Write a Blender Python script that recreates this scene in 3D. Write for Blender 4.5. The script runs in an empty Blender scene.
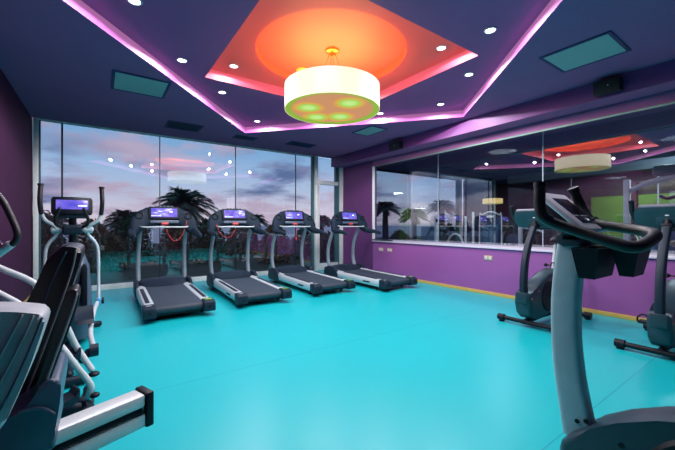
import bpy, bmesh, math, random
from mathutils import Vector, Matrix, noise
random.seed(7)
scene = bpy.context.scene
COL = scene.collection
V = Vector
PI = math.pi

# ------------------------------------------------------------------ camera
CH = 1.25
YAW = math.radians(35.1)
cam_d = bpy.data.cameras.new('camera')
cam_d.sensor_width = 36.0
cam_d.lens = 18.0
cam_d.clip_start = 0.02
cam_d.clip_end = 5000
cam = bpy.data.objects.new('camera', cam_d)
COL.objects.link(cam)
cam.location = (0, 0, CH)
cam.rotation_euler = (PI / 2, 0, -YAW)
scene.camera = cam

def ray(px, py):
    u = (px - 337.5) / 337.5
    return V((math.sin(YAW) + u * math.cos(YAW), math.cos(YAW) - u * math.sin(YAW), (225 - py) / 337.5))
def onz(px, py, z):                       # measured pixel -> point on a horizontal plane
    d = ray(px, py); t = (z - CH) / d.z
    return V((d.x * t, d.y * t, z))
def ondepth(px, py, t):
    d = ray(px, py)
    return V((d.x * t, d.y * t, CH + d.z * t))
def ony(px, py, Y):
    d = ray(px, py); t = Y / d.y
    return V((d.x * t, Y, CH + d.z * t))
def onx(px, py, X):
    d = ray(px, py); t = X / d.x
    return V((X, d.y * t, CH + d.z * t))

# ------------------------------------------------------------------ materials
def lin(c):
    r = []
    for v in c:
        v = v / 255.0
        r.append(v / 12.92 if v <= 0.04045 else ((v + 0.055) / 1.055) ** 2.4)
    return (r[0], r[1], r[2], 1.0)

MATS = {}
def mat(name, rgb, rough=0.5, metal=0.0, var=0.06, scale=20.0, bump=0.0, bscale=200.0, coat=0.0, spec=0.5):
    m = bpy.data.materials.new(name); m.use_nodes = True
    nt = m.node_tree; b = nt.nodes['Principled BSDF']
    c = lin(rgb)
    tc = nt.nodes.new('ShaderNodeTexCoord')
    n = nt.nodes.new('ShaderNodeTexNoise'); n.inputs['Scale'].default_value = scale; n.inputs['Detail'].default_value = 4
    nt.links.new(tc.outputs['Object'], n.inputs['Vector'])
    r = nt.nodes.new('ShaderNodeValToRGB')
    r.color_ramp.elements[0].position = 0.3; r.color_ramp.elements[1].position = 0.7
    r.color_ramp.elements[0].color = tuple(max(0, x * (1 - var)) for x in c[:3]) + (1,)
    r.color_ramp.elements[1].color = tuple(min(1, x * (1 + var)) for x in c[:3]) + (1,)
    nt.links.new(n.outputs['Fac'], r.inputs['Fac'])
    nt.links.new(r.outputs['Color'], b.inputs['Base Color'])
    b.inputs['Roughness'].default_value = rough
    b.inputs['Metallic'].default_value = metal
    b.inputs['Coat Weight'].default_value = coat
    b.inputs['Specular IOR Level'].default_value = spec
    if bump:
        n2 = nt.nodes.new('ShaderNodeTexNoise'); n2.inputs['Scale'].default_value = bscale
        nt.links.new(tc.outputs['Object'], n2.inputs['Vector'])
        bp = nt.nodes.new('ShaderNodeBump'); bp.inputs['Strength'].default_value = bump; bp.inputs['Distance'].default_value = 0.002
        nt.links.new(n2.outputs['Fac'], bp.inputs['Height'])
        nt.links.new(bp.outputs['Normal'], b.inputs['Normal'])
    MATS[name] = m
    return m

def emis(name, rgb, strength, base=None):
    m = bpy.data.materials.new(name); m.use_nodes = True
    b = m.node_tree.nodes['Principled BSDF']
    b.inputs['Base Color'].default_value = lin(base or rgb)
    b.inputs['Emission Color'].default_value = lin(rgb)
    b.inputs['Emission Strength'].default_value = strength
    b.inputs['Roughness'].default_value = 0.5
    MATS[name] = m
    return m

def glass(name, f0, tint=(225, 235, 240)):
    m = bpy.data.materials.new(name); m.use_nodes = True
    nt = m.node_tree; nt.nodes.clear()
    out = nt.nodes.new('ShaderNodeOutputMaterial')
    tr = nt.nodes.new('ShaderNodeBsdfTransparent'); tr.inputs['Color'].default_value = lin(tint)
    gl = nt.nodes.new('ShaderNodeBsdfGlossy'); gl.inputs['Roughness'].default_value = 0.0
    gl.inputs['Color'].default_value = (1, 1, 1, 1)
    mx = nt.nodes.new('ShaderNodeMixShader')
    g = nt.nodes.new('ShaderNodeNewGeometry')
    dot = nt.nodes.new('ShaderNodeVectorMath'); dot.operation = 'DOT_PRODUCT'
    nt.links.new(g.outputs['Normal'], dot.inputs[0]); nt.links.new(g.outputs['Incoming'], dot.inputs[1])
    def mth(op, a, b=None):
        k = nt.nodes.new('ShaderNodeMath'); k.operation = op
        for i, x in enumerate((a, b)):
            if x is None: continue
            if isinstance(x, (int, float)): k.inputs[i].default_value = x
            else: nt.links.new(x, k.inputs[i])
        return k.outputs[0]
    c = mth('ABSOLUTE', dot.outputs['Value'])
    p = mth('POWER', mth('SUBTRACT', 1.0, c), 5.0)
    f = mth('ADD', mth('MULTIPLY', p, 1 - f0), f0)
    nt.links.new(f, mx.inputs[0]); nt.links.new(tr.outputs[0], mx.inputs[1]); nt.links.new(gl.outputs[0], mx.inputs[2])
    nt.links.new(mx.outputs[0], out.inputs['Surface'])
    MATS[name] = m
    return m

mat('ceiling_blue', (156, 98, 148), 0.7, var=0.04, scale=1.5)
mat('tray_violet', (150, 86, 146), 0.55, var=0.04, scale=1.5)
mat('tray_coral', (240, 122, 92), 0.55, var=0.04, scale=2)
mat('tray_coral_tinted', (244, 108, 104), 0.55, var=0.04, scale=2)  # coral paint with the light on the square tinted into it
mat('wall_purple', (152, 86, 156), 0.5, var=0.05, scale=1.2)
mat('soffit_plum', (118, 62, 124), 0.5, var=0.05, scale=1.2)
mat('stub_purple_shaded', (104, 52, 110), 0.5, var=0.05, scale=1.2)  # darker copy of the wall purple, shade put into the colour
mat('wall_purple_shaded', (66, 30, 62), 0.75, var=0.05, scale=1.2, spec=0.15)  # same purple paint, weaker light on it put into the colour
mat('base_ochre', (214, 172, 88), 0.5)
mat('alu_white', (238, 240, 238), 0.4)
mat('alu_teal', (70, 110, 118), 0.4, metal=0.2)
mat('sill_dark', (52, 58, 72), 0.4)
mat('sill_light', (214, 205, 222), 0.4)
mat('joint_dark', (28, 38, 52), 0.4)
mat('joint_light', (190, 200, 215), 0.4)
mat('steel_silver', (196, 208, 214), 0.4, metal=0.05, var=0.03)
mat('alloy_brushed', (205, 210, 212), 0.35, metal=0.1, var=0.05, scale=60)
mat('charcoal', (26, 42, 58), 0.5, var=0.08, spec=0.35)
mat('upright_grey', (132, 152, 164), 0.4, var=0.03)
mat('console_dark', (24, 42, 58), 0.6, var=0.08, spec=0.2)
mat('charcoal_light', (70, 88, 110), 0.4, var=0.06)
mat('black_plastic', (16, 21, 32), 0.5, spec=0.3)
mat('grip_black', (26, 24, 30), 0.45, bump=0.4, bscale=400)
mat('belt', (50, 64, 78), 0.6, bump=0.5, bscale=350)
mat('tread_dark', (22, 30, 44), 0.6, bump=0.5)
mat('red_plastic', (205, 62, 58), 0.4)
mat('red_cord', (190, 50, 55), 0.5)
mat('green_label', (150, 205, 60), 0.5)
mat('leather_black', (30, 27, 32), 0.32, var=0.1, bump=0.5, bscale=260, spec=0.6)
mat('leather_grey', (178, 180, 188), 0.4, var=0.1, bump=0.5, bscale=260)
mat('stitch', (150, 150, 155), 0.6)
mat('chrome', (215, 220, 225), 0.12, metal=1.0)
mat('socket_metal', (206, 186, 120), 0.35, metal=0.3)
mat('speaker_black', (24, 24, 30), 0.7, bump=0.6, bscale=500)
mat('brass', (196, 170, 70), 0.3, metal=0.7)
mat('wire', (150, 110, 90), 0.4, metal=0.5)
mat('trunk', (72, 56, 46), 0.9, bump=0.8, bscale=30)
mat('frond', (56, 92, 66), 0.7, var=0.2)
mat('frond_dead', (124, 98, 74), 0.8, var=0.2)
mat('leaf_dark', (64, 84, 52), 0.8, var=0.3)
mat('leaf_brown', (124, 96, 66), 0.8, var=0.3)
mat('leaf_olive', (84, 88, 54), 0.8, var=0.3)
mat('soil', (66, 72, 52), 0.9, var=0.3, scale=3)
mat('sea', (52, 84, 116), 0.3, var=0.15, scale=0.05)
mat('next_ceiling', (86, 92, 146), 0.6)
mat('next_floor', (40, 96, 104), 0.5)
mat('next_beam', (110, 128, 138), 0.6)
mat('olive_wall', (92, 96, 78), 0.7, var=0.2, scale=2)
mat('green_panel', (150, 200, 70), 0.6)
mat('brown_column', (110, 70, 70), 0.6)
mat('white_steel', (212, 218, 222), 0.35)
mat('stack_teal', (58, 104, 136), 0.3)
mat('shroud_blue', (44, 62, 92), 0.3)
mat('panel_silver', (214, 212, 222), 0.4)
mat('lip_grey', (128, 126, 140), 0.4)
mat('screen_dark', (44, 42, 58), 0.2)
mat('bike_post_lit', (172, 194, 204), 0.42, var=0.05)  # paler copy of the post colour, light put into it
mat('bike_shell', (40, 62, 74), 0.36, var=0.06)
mat('neon', (190, 215, 40), 0.5)
mat('pale_blue_plastic', (96, 176, 226), 0.4)
mat('frame_green', (120, 150, 140), 0.4, metal=0.3)
mat('grille_blue', (46, 54, 104), 0.6)
emis('led_lens', (255, 250, 245), 7)
emis('cove_led', (226, 146, 206), 0.42, (150, 66, 140))
emis('cove_led_warm', (255, 120, 140), 0.5, (170, 60, 80))
emis('shade_glow', (255, 238, 204), 1.0, (70, 64, 52))
emis('shade_rim', (176, 206, 50), 0.6, (120, 130, 60))
emis('lamp_reflection_glow', (255, 215, 140), 0.9)  # emission of the drum that stands in for a pendant reflection
emis('ring_glow', (250, 92, 60), 0.7)
emis('detector_glow', (190, 190, 60), 0.35, (200, 200, 90))  # glow put into the disc's material, the disc is no lamp
glass('window_glass', 0.11, (238, 245, 248))
glass('partition_glass', 0.19, (240, 246, 250))

def diffuser_mat():
    m = bpy.data.materials.new('lamp_diffuser'); m.use_nodes = True
    nt = m.node_tree; b = nt.nodes['Principled BSDF']
    tc = nt.nodes.new('ShaderNodeTexCoord')
    acc = None
    for (x, y) in ((0.25, 0.18), (-0.28, 0.12), (0.05, -0.3), (0.0, 0.38)):
        d = nt.nodes.new('ShaderNodeVectorMath'); d.operation = 'DISTANCE'
        nt.links.new(tc.outputs['Object'], d.inputs[0]); d.inputs[1].default_value = (x, y, -0.13)
        mr = nt.nodes.new('ShaderNodeMapRange'); mr.interpolation_type = 'SMOOTHERSTEP'
        mr.inputs['From Min'].default_value = 0.0; mr.inputs['From Max'].default_value = 0.26
        mr.inputs['To Min'].default_value = 1.0; mr.inputs['To Max'].default_value = 0.0
        nt.links.new(d.outputs['Value'], mr.inputs['Value'])
        if acc is None: acc = mr.outputs[0]
        else:
            a = nt.nodes.new('ShaderNodeMath'); a.operation = 'MAXIMUM'
            nt.links.new(acc, a.inputs[0]); nt.links.new(mr.outputs[0], a.inputs[1]); acc = a.outputs[0]
    r = nt.nodes.new('ShaderNodeValToRGB')
    e = r.color_ramp.elements
    e[0].position = 0.0; e[0].color = lin((222, 150, 96)); e[1].position = 1.0; e[1].color = lin((214, 255, 150))
    k = e.new(0.25); k.color = lin((246, 176, 62)); k = e.new(0.6); k.color = lin((178, 226, 60))
    nt.links.new(acc, r.inputs['Fac'])
    nt.links.new(r.outputs['Color'], b.inputs['Emission Color']); b.inputs['Emission Strength'].default_value = 0.8
    b.inputs['Base Color'].default_value = lin((90, 80, 70))
    MATS['lamp_diffuser'] = m
diffuser_mat()

def screen_mat():
    m = bpy.data.materials.new('screen_purple'); m.use_nodes = True
    nt = m.node_tree; b = nt.nodes['Principled BSDF']
    tc = nt.nodes.new('ShaderNodeTexCoord')
    n = nt.nodes.new('ShaderNodeTexNoise'); n.inputs['Scale'].default_value = 9
    nt.links.new(tc.outputs['Object'], n.inputs['Vector'])
    r = nt.nodes.new('ShaderNodeValToRGB')
    r.color_ramp.elements[0].position = .35; r.color_ramp.elements[1].position = .7
    r.color_ramp.elements[0].color = lin((92, 84, 226)); r.color_ramp.elements[1].color = lin((150, 128, 246))
    nt.links.new(n.outputs['Fac'], r.inputs['Fac'])
    nt.links.new(r.outputs['Color'], b.inputs['Emission Color']); b.inputs['Emission Strength'].default_value = 0.9
    b.inputs['Base Color'].default_value = (0.02, 0.02, 0.05, 1); b.inputs['Roughness'].default_value = .2
    MATS['screen_purple'] = m
screen_mat()
emis('screen_mark', (214, 226, 255), 1.0)

def floor_mat():
    m = mat('floor_cyan', (20, 192, 200), 0.34, var=0.035, scale=0.7, spec=0.45)
    nt = m.node_tree; b = nt.nodes['Principled BSDF']
    tc = nt.nodes.new('ShaderNodeTexCoord')
    sep = nt.nodes.new('ShaderNodeSeparateXYZ'); nt.links.new(tc.outputs['Object'], sep.inputs[0])
    a = nt.nodes.new('ShaderNodeMath'); a.operation = 'SUBTRACT'; nt.links.new(sep.outputs['Y'], a.inputs[0]); a.inputs[1].default_value = 0.88
    p = nt.nodes.new('ShaderNodeMath'); p.operation = 'PINGPONG'; nt.links.new(a.outputs[0], p.inputs[0]); p.inputs[1].default_value = 1.0
    lt = nt.nodes.new('ShaderNodeMath'); lt.operation = 'LESS_THAN'; nt.links.new(p.outputs[0], lt.inputs[0]); lt.inputs[1].default_value = 0.003
    old = b.inputs['Base Color'].links[0].from_socket
    mx = nt.nodes.new('ShaderNodeMix'); mx.data_type = 'RGBA'
    nt.links.new(lt.outputs[0], mx.inputs['Factor']); nt.links.new(old, mx.inputs['A']); mx.inputs['B'].default_value = lin((24, 150, 172))
    nt.links.new(mx.outputs['Result'], b.inputs['Base Color'])
floor_mat()

def grille_mat(name, c1, c2, scale):
    m = bpy.data.materials.new(name); m.use_nodes = True
    nt = m.node_tree; b = nt.nodes['Principled BSDF']
    tc = nt.nodes.new('ShaderNodeTexCoord')
    ch = nt.nodes.new('ShaderNodeTexChecker'); ch.inputs['Scale'].default_value = scale
    ch.inputs['Color1'].default_value = lin(c1); ch.inputs['Color2'].default_value = lin(c2)
    nt.links.new(tc.outputs['Object'], ch.inputs['Vector']); nt.links.new(ch.outputs['Color'], b.inputs['Base Color'])
    b.inputs['Roughness'].default_value = .5
    MATS[name] = m
grille_mat('vent_mesh', (176, 212, 204), (108, 152, 164), 90)

# ------------------------------------------------------------------ mesh builder
def cat_rom(pts, n=6):
    if len(pts) < 3: return [V(p) for p in pts]
    P = [V(p) for p in pts]; P = [P[0] * 2 - P[1]] + P + [P[-1] * 2 - P[-2]]
    out = []
    for i in range(1, len(P) - 2):
        p0, p1, p2, p3 = P[i - 1], P[i], P[i + 1], P[i + 2]
        for k in range(n):
            t = k / n
            out.append(0.5 * ((2 * p1) + (p2 - p0) * t + (2 * p0 - 5 * p1 + 4 * p2 - p3) * t * t + (3 * p1 - p0 - 3 * p2 + p3) * t ** 3))
    out.append(P[-2].copy())
    return out

class MB:
    def __init__(s): s.bm = bmesh.new(); s.mi = 0
    def m(s, i): s.mi = i; return s
    def _add(s, verts, faces):
        vs = [s.bm.verts.new(v) for v in verts]
        fs = []
        for f in faces:
            try: fc = s.bm.faces.new([vs[i] for i in f])
            except ValueError: continue
            fc.material_index = s.mi; fs.append(fc)
        return vs, fs
    def box(s, c, size, rot=(0, 0, 0), bev=0.0, seg=2):
        hx, hy, hz = size[0] / 2, size[1] / 2, size[2] / 2
        M = Matrix.Translation(c) @ (Matrix.Rotation(rot[2], 4, 'Z') @ Matrix.Rotation(rot[1], 4, 'Y') @ Matrix.Rotation(rot[0], 4, 'X'))
        vv = [M @ V((x, y, z)) for x in (-hx, hx) for y in (-hy, hy) for z in (-hz, hz)]
        vs, fs = s._add(vv, [(0, 1, 3, 2), (4, 6, 7, 5), (0, 4, 5, 1), (2, 3, 7, 6), (0, 2, 6, 4), (1, 5, 7, 3)])
        if bev: s._bev(fs, bev, seg)
        return s
    def _bev(s, fs, bev, seg):
        es = list({e for f in fs for e in f.edges})
        r = bmesh.ops.bevel(s.bm, geom=es, offset=bev, segments=seg, profile=0.5, affect='EDGES', clamp_overlap=True)
        for f in r['faces']: f.material_index = s.mi
    def prism(s, poly, axis, a, b, bev=0.0, seg=2):
        """poly: 2D outline; axis 'x': (y,z), 'y': (x,z), 'z': (x,y); extruded from a to b."""
        def mk(p, w):
            return V((w, p[0], p[1])) if axis == 'x' else V((p[0], w, p[1])) if axis == 'y' else V((p[0], p[1], w))
        n = len(poly)
        vv = [mk(p, a) for p in poly] + [mk(p, b) for p in poly]
        faces = [tuple(range(n)), tuple(range(2 * n - 1, n - 1, -1))] + [(i, i + n, (i + 1) % n + n, (i + 1) % n) for i in range(n)]
        vs, fs = s._add(vv, faces)
        if bev: 
            es = list({e for f in fs[:2] for e in f.edges})
            r = bmesh.ops.bevel(s.bm, geom=es, offset=bev, segments=seg, profile=0.5, affect='EDGES', clamp_overlap=True)
            for f in r['faces']: f.material_index = s.mi
        return s
    def cyl(s, p0, p1, r0, r1=None, n=20, cap=True):
        r1 = r0 if r1 is None else r1
        p0, p1 = V(p0), V(p1); d = (p1 - p0).normalized()
        up = V((0, 0, 1)) if abs(d.z) < .9 else V((1, 0, 0))
        a = d.cross(up).normalized(); b = d.cross(a)
        vv = []
        for p, r in ((p0, r0), (p1, r1)):
            for i in range(n):
                t = 2 * PI * i / n
                vv.append(p + a * math.cos(t) * r + b * math.sin(t) * r)
        f = [(i, (i + 1) % n, (i + 1) % n + n, i + n) for i in range(n)]
        if cap: f += [tuple(range(n - 1, -1, -1)), tuple(range(n, 2 * n))]
        s._add(vv, f); return s
    def tube(s, pts, r, n=14, smooth=6, ry=None, rs=None, round_end=True):
        P = cat_rom(pts, smooth) if smooth else [V(p) for p in pts]
        N = len(P)
        T = [(P[min(i + 1, N - 1)] - P[max(i - 1, 0)]).normalized() for i in range(N)]
        up = V((0, 0, 1)) if abs(T[0].z) < .85 else V((0, 1, 0))
        a = (up - T[0] * up.dot(T[0])).normalized()
        rings = []
        for i in range(N):
            a = (a - T[i] * a.dot(T[i])).normalized(); b = T[i].cross(a)
            k = 1.0
            if rs:
                q = i / (N - 1) * (len(rs) - 1); j = min(int(q), len(rs) - 2); k = rs[j] + (rs[j + 1] - rs[j]) * (q - j)
            rings.append((P[i], a.copy(), b, k))
        if round_end:
            e = r * .5
            p, a_, b_, k = rings[0]; rings.insert(0, (p - T[0] * e * k, a_, b_, k * .55))
            p, a_, b_, k = rings[-1]; rings.append((p + T[-1] * e * k, a_, b_, k * .55))
        vv = []
        for p, a_, b_, k in rings:
            for j in range(n):
                t = 2 * PI * j / n
                vv.append(p + a_ * math.cos(t) * r * k + b_ * math.sin(t) * (ry or r) * k)
        M = len(rings)
        f = [(i * n + j, i * n + (j + 1) % n, (i + 1) * n + (j + 1) % n, (i + 1) * n + j) for i in range(M - 1) for j in range(n)]
        f += [tuple(range(n - 1, -1, -1)), tuple((M - 1) * n + j for j in range(n))]
        s._add(vv, f); return s
    def loft(s, rings):
        n = len(rings[0]); M = len(rings)
        vv = [V(p) for r in rings for p in r]
        f = [(i * n + j, i * n + (j + 1) % n, (i + 1) * n + (j + 1) % n, (i + 1) * n + j) for i in range(M - 1) for j in range(n)]
        f += [tuple(range(n - 1, -1, -1)), tuple((M - 1) * n + j for j in range(n))]
        s._add(vv, f); return s
    def lathe(s, prof, c=(0, 0, 0), n=48, close=False):
        c = V(c); vv = []
        for (r, z) in prof:
            for j in range(n):
                t = 2 * PI * j / n
                vv.append(c + V((r * math.cos(t), r * math.sin(t), z)))
        M = len(prof)
        rng = M if close else M - 1
        f = [(i * n + j, i * n + (j + 1) % n, ((i + 1) % M) * n + (j + 1) % n, ((i + 1) % M) * n + j) for i in range(rng) for j in range(n)]
        if not close:
            if prof[0][0] > 1e-4: f.append(tuple(range(n - 1, -1, -1)))
            if prof[-1][0] > 1e-4: f.append(tuple((M - 1) * n + j for j in range(n)))
        s._add(vv, f); return s
    def ball(s, c, r, sx=1, sy=1, sz=1, nu=16, nv=10):
        prof = [(max(1e-5, math.sin(PI * i / nv)) , -math.cos(PI * i / nv)) for i in range(nv + 1)]
        c = V(c); vv = []
        for (q, z) in prof:
            for j in range(nu):
                t = 2 * PI * j / nu
                vv.append(c + V((q * math.cos(t) * r * sx, q * math.sin(t) * r * sy, z * r * sz)))
        f = [(i * nu + j, i * nu + (j + 1) % nu, (i + 1) * nu + (j + 1) % nu, (i + 1) * nu + j) for i in range(nv) for j in range(nu)]
        s._add(vv, f); return s
    def quad(s, a, b, c, d):
        s._add([V(a), V(b), V(c), V(d)], [(0, 1, 2, 3)]); return s
    def poly(s, pts):
        s._add([V(p) for p in pts], [tuple(range(len(pts)))]); return s
    def build(s, name, mats, parent=None, sharp=40, normals=True, weld=True):
        if weld: bmesh.ops.remove_doubles(s.bm, verts=s.bm.verts, dist=1e-5)
        if normals: bmesh.ops.recalc_face_normals(s.bm, faces=s.bm.faces)
        me = bpy.data.meshes.new(name); s.bm.to_mesh(me); s.bm.free()
        for q in (mats if isinstance(mats, (list, tuple)) else [mats]): me.materials.append(MATS[q])
        for p in me.polygons: p.use_smooth = True
        try: me.set_sharp_from_angle(angle=math.radians(sharp))
        except Exception: pass
        o = bpy.data.objects.new(name, me); COL.objects.link(o)
        if parent is not None: o.parent = parent
        return o

def superring(cx, cy, cz, hy, hz, tilt, n=24, e=3.5, axis='x'):
    pts = []
    for i in range(n):
        t = 2 * PI * i / n
        c, s_ = math.cos(t), math.sin(t)
        a = math.copysign(abs(c) ** (2 / e), c) * hy
        b = math.copysign(abs(s_) ** (2 / e), s_) * hz
        y = a * math.cos(tilt) - b * math.sin(tilt); z = a * math.sin(tilt) + b * math.cos(tilt)
        if axis == 'x': pts.append(V((cx, cy + y, cz + z)))
        elif axis == 'y': pts.append(V((cx + y, cy, cz + z)))
        else: pts.append(V((cx + y, cy + z, cz)))
    return pts

def empty(name, label, cat, loc=(0, 0, 0), rz=0.0, group=None):
    o = bpy.data.objects.new(name, None); COL.objects.link(o)
    o.empty_display_size = .1
    o.location = loc; o.rotation_euler = (0, 0, rz)
    o['label'] = label; o['category'] = cat
    if group: o['group'] = group
    return o
def tag(o, label, cat, group=None, kind=None):
    o['label'] = label; o['category'] = cat
    if group: o['group'] = group
    if kind: o['kind'] = kind
    return o
def struct(o, label=None):
    o['kind'] = 'structure'
    if label: o['label'] = label
    return o
def copy_tree(o, parent=None):
    c = o.copy(); COL.objects.link(c)
    if parent is not None: c.parent = parent
    for ch in o.children: copy_tree(ch, c)
    return c
def mat_loc(o): return Matrix.Translation(o.location) @ Matrix.Rotation(o.rotation_euler.z, 4, 'Z')

# ------------------------------------------------------------------ room shell
XL, XR, YB, YF, ZC = -0.98, 5.70, 7.90, -3.2, 3.13
ZT, ZI, ZD = 3.25, 3.38, 3.48          # raised tray, inner tray, round recess
SOFX, SOFZ = 5.33, 2.89
GX = 6.37                              # glass partition behind the deep sill
SILL, HEAD = 0.855, 2.745
OPY = 6.53

fl = MB().box(((XL + XR) / 2, (YB + YF) / 2, -0.05), (XR - XL + 0.2, YB - YF + .2, 0.1)).build('floor', 'floor_cyan')
fl.data.transform(Matrix.Identity(4)); struct(fl, 'glossy turquoise vinyl gym floor')

A, B, C_, D_ = V((2.42, 6.73, 0)), V((5.17, 3.55, 0)), V((2.42, 0.37, 0)), V((-0.33, 3.55, 0))
R0, R1, R2, R3 = V((XL, YB, 0)), V((XR, YB, 0)), V((XR, YF, 0)), V((XL, YF, 0))
def at(p, z): return V((p.x, p.y, z))
m = MB()
for t in ((R0, A, R1), (R1, A, B), (R1, B, R2), (R2, B, C_), (R2, C_, R3), (R3, C_, D_), (R3, D_, R0), (R0, D_, A)):
    m.poly([at(p, ZC) for p in t])
struct(m.build('ceiling', 'ceiling_blue', normals=False), 'dark blue painted ceiling')
# tray plane with square opening
SX0, SX1, SY0, SY1 = 1.16, 3.65, 2.30, 4.77
s0, s1, s2, s3 = V((SX0, SY1, 0)), V((SX1, SY1, 0)), V((SX1, SY0, 0)), V((SX0, SY0, 0))
m = MB()
for t in ((A, s0, s1), (A, s1, B), (B, s1, s2), (B, s2, C_), (C_, s2, s3), (C_, s3, D_), (D_, s3, s0), (D_, s0, A)):
    m.poly([at(p, ZT) for p in t])
struct(m.build('trim_1', 'tray_violet', normals=False), 'violet underside of the diamond shaped raised ceiling tray')
m = MB()
for p, q in ((A, B), (B, C_), (C_, D_), (D_, A)): m.quad(at(p, ZC), at(q, ZC), at(q, ZT + .002), at(p, ZT + .002))
struct(m.build('trim_2', 'cove_led', normals=False), 'pink lit edge of the diamond ceiling tray')
m = MB()
for p, q in ((s0, s1), (s1, s2), (s2, s3), (s3, s0)): m.quad(at(p, ZT), at(q, ZT), at(q, ZI + .002), at(p, ZI + .002))
struct(m.build('trim_3', 'cove_led_warm', normals=False), 'pink lit edge of the square inner tray')
# coral square with circular recess
CX, CY, CR = 2.38, 3.52, 0.93
m = MB(); n = 64
def sqp(t):
    c, s_ = math.cos(t), math.sin(t)
    k = min((SX1 - CX) / c if c > 1e-6 else (SX0 - CX) / c if c < -1e-6 else 1e9,
            (SY1 - CY) / s_ if s_ > 1e-6 else (SY0 - CY) / s_ if s_ < -1e-6 else 1e9)
    return V((CX + c * k, CY + s_ * k, ZI))
angs = sorted(set([2 * PI * i / n for i in range(n)] + [math.atan2(y - CY, x - CX) % (2 * PI) for x in (SX0, SX1) for y in (SY0, SY1)]))
for i in range(len(angs)):
    t0, t1 = angs[i], angs[(i + 1) % len(angs)]
    m.quad((CX + CR * math.cos(t0), CY + CR * math.sin(t0), ZI), (CX + CR * math.cos(t1), CY + CR * math.sin(t1), ZI), sqp(t1), sqp(t0))
struct(m.build('trim_4', 'tray_coral_tinted', normals=False), 'coral red square panel of the ceiling tray')
m = MB(); m.lathe([(CR, ZI), (CR, ZD)], (CX, CY, 0), n=64)
m.bm.faces.ensure_lookup_table()
for f in [f for f in m.bm.faces if len(f.verts) > 4]: m.bm.faces.remove(f)
m.lathe([(0.0001, ZD), (CR, ZD)], (CX, CY, 0), n=64)
for f in [f for f in m.bm.faces if len(f.verts) > 4]: m.bm.faces.remove(f)
struct(m.build('trim_5', 'tray_coral', normals=False), 'round orange recess above the pendant')
# slab above everything
struct(MB().box(((XL + XR) / 2, (YB + YF) / 2, 3.6), (XR - XL + 1.4, YB - YF + .4, .1)).build('trim_6', 'ceiling_blue'), 'roof slab')

# soffit along the right wall
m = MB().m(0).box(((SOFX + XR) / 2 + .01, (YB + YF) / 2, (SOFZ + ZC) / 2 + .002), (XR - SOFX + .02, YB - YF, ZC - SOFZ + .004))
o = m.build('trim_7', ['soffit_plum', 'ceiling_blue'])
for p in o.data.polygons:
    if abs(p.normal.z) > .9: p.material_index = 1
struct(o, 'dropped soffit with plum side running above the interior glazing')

# walls
struct(MB().box((XL - .06, (YB + YF) / 2, ZC / 2), (.12, YB - YF + .2, ZC)).build('wall_left', 'wall_purple_shaded'), 'purple left wall with its shade darkened into the colour')
struct(MB().box(((XL + XR) / 2, YF - .06, ZC / 2), (XR - XL + .2, .12, ZC)).build('wall_front', 'wall_purple_shaded'), 'plum wall behind the viewer')
m = MB()
m.box(((XR + GX) / 2, (OPY + YF) / 2, SILL / 2 - .01), (GX - XR, OPY - YF, SILL - .02))
struct(MB().box((XR + .06, (YB + OPY) / 2, 1.565), (.12, YB - OPY, 3.13)).build('wall_right', 'stub_purple_shaded'), 'end of the purple right wall, shade darkened into its colour, beside the terrace door')
struct(MB().box((XR + .06, (OPY + YF) / 2, (HEAD + 3.13) / 2), (.12, OPY - YF, 3.13 - HEAD)).build('trim_16', 'ceiling_blue'), 'blue header over the long interior window')
struct(m.build('wall_right', 'wall_purple'), 'purple right wall with a long interior window')
struct(MB().box(((XR + GX) / 2 + .05, (OPY + YF) / 2 + .6, 3.0), (GX - XR + .2, OPY - YF + 1.4, .08)).build('trim_8', 'ceiling_blue'), 'blue underside above the deep sill')
m = MB().m(0).box(((XR + GX) / 2 - .01, (OPY + YF) / 2, SILL - .01), (GX - XR + .06, OPY - YF, .03), bev=.004)
struct(m.build('trim_9', ['sill_light']), 'pale sill of the interior window')
struct(MB().box((XR - .008, (YB + YF) / 2 - .1, .03), (.016, YB - YF - .2, .06), bev=.003).build('baseboard_right', 'base_ochre'), 'thin ochre baseboard')
struct(MB().box((XL + .008, (YB + YF) / 2 - .1, .03), (.016, YB - YF - .2, .06), bev=.003).build('baseboard_left', 'base_ochre'))

# interior window: frame, glass and joints
w = MB()
w.box((XR - .01, OPY - .03, (SILL + HEAD) / 2), (.05, .06, HEAD - SILL), bev=.006)
wf = w.build('window_6', 'alu_white'); struct(wf, 'long interior window in the purple wall')
MB().box((XR - .012, (OPY + YF) / 2, HEAD - .012), (.03, OPY - YF, .028), bev=.004).build('head_rail', 'frame_green', wf)
MB().box((XR - .012, OPY - .35, SILL + .02), (.05, .7, .03), bev=.004).build('sill_rail', 'sill_dark', wf)
ys = [YB, 5.03, 2.78, 0.53, -1.7, YF]
for i in range(5):
    g = MB().box((GX + .006, (ys[i] + ys[i + 1]) / 2, (SILL + 2.96) / 2), (.012, ys[i] - ys[i + 1] - .012, 2.96 - SILL)).build('pane', 'partition_glass', wf)
    if i: MB().box((GX + .004, ys[i], (SILL + 2.96) / 2), (.016, .012, 2.96 - SILL)).build('glass_joint', 'joint_light', wf)

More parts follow.
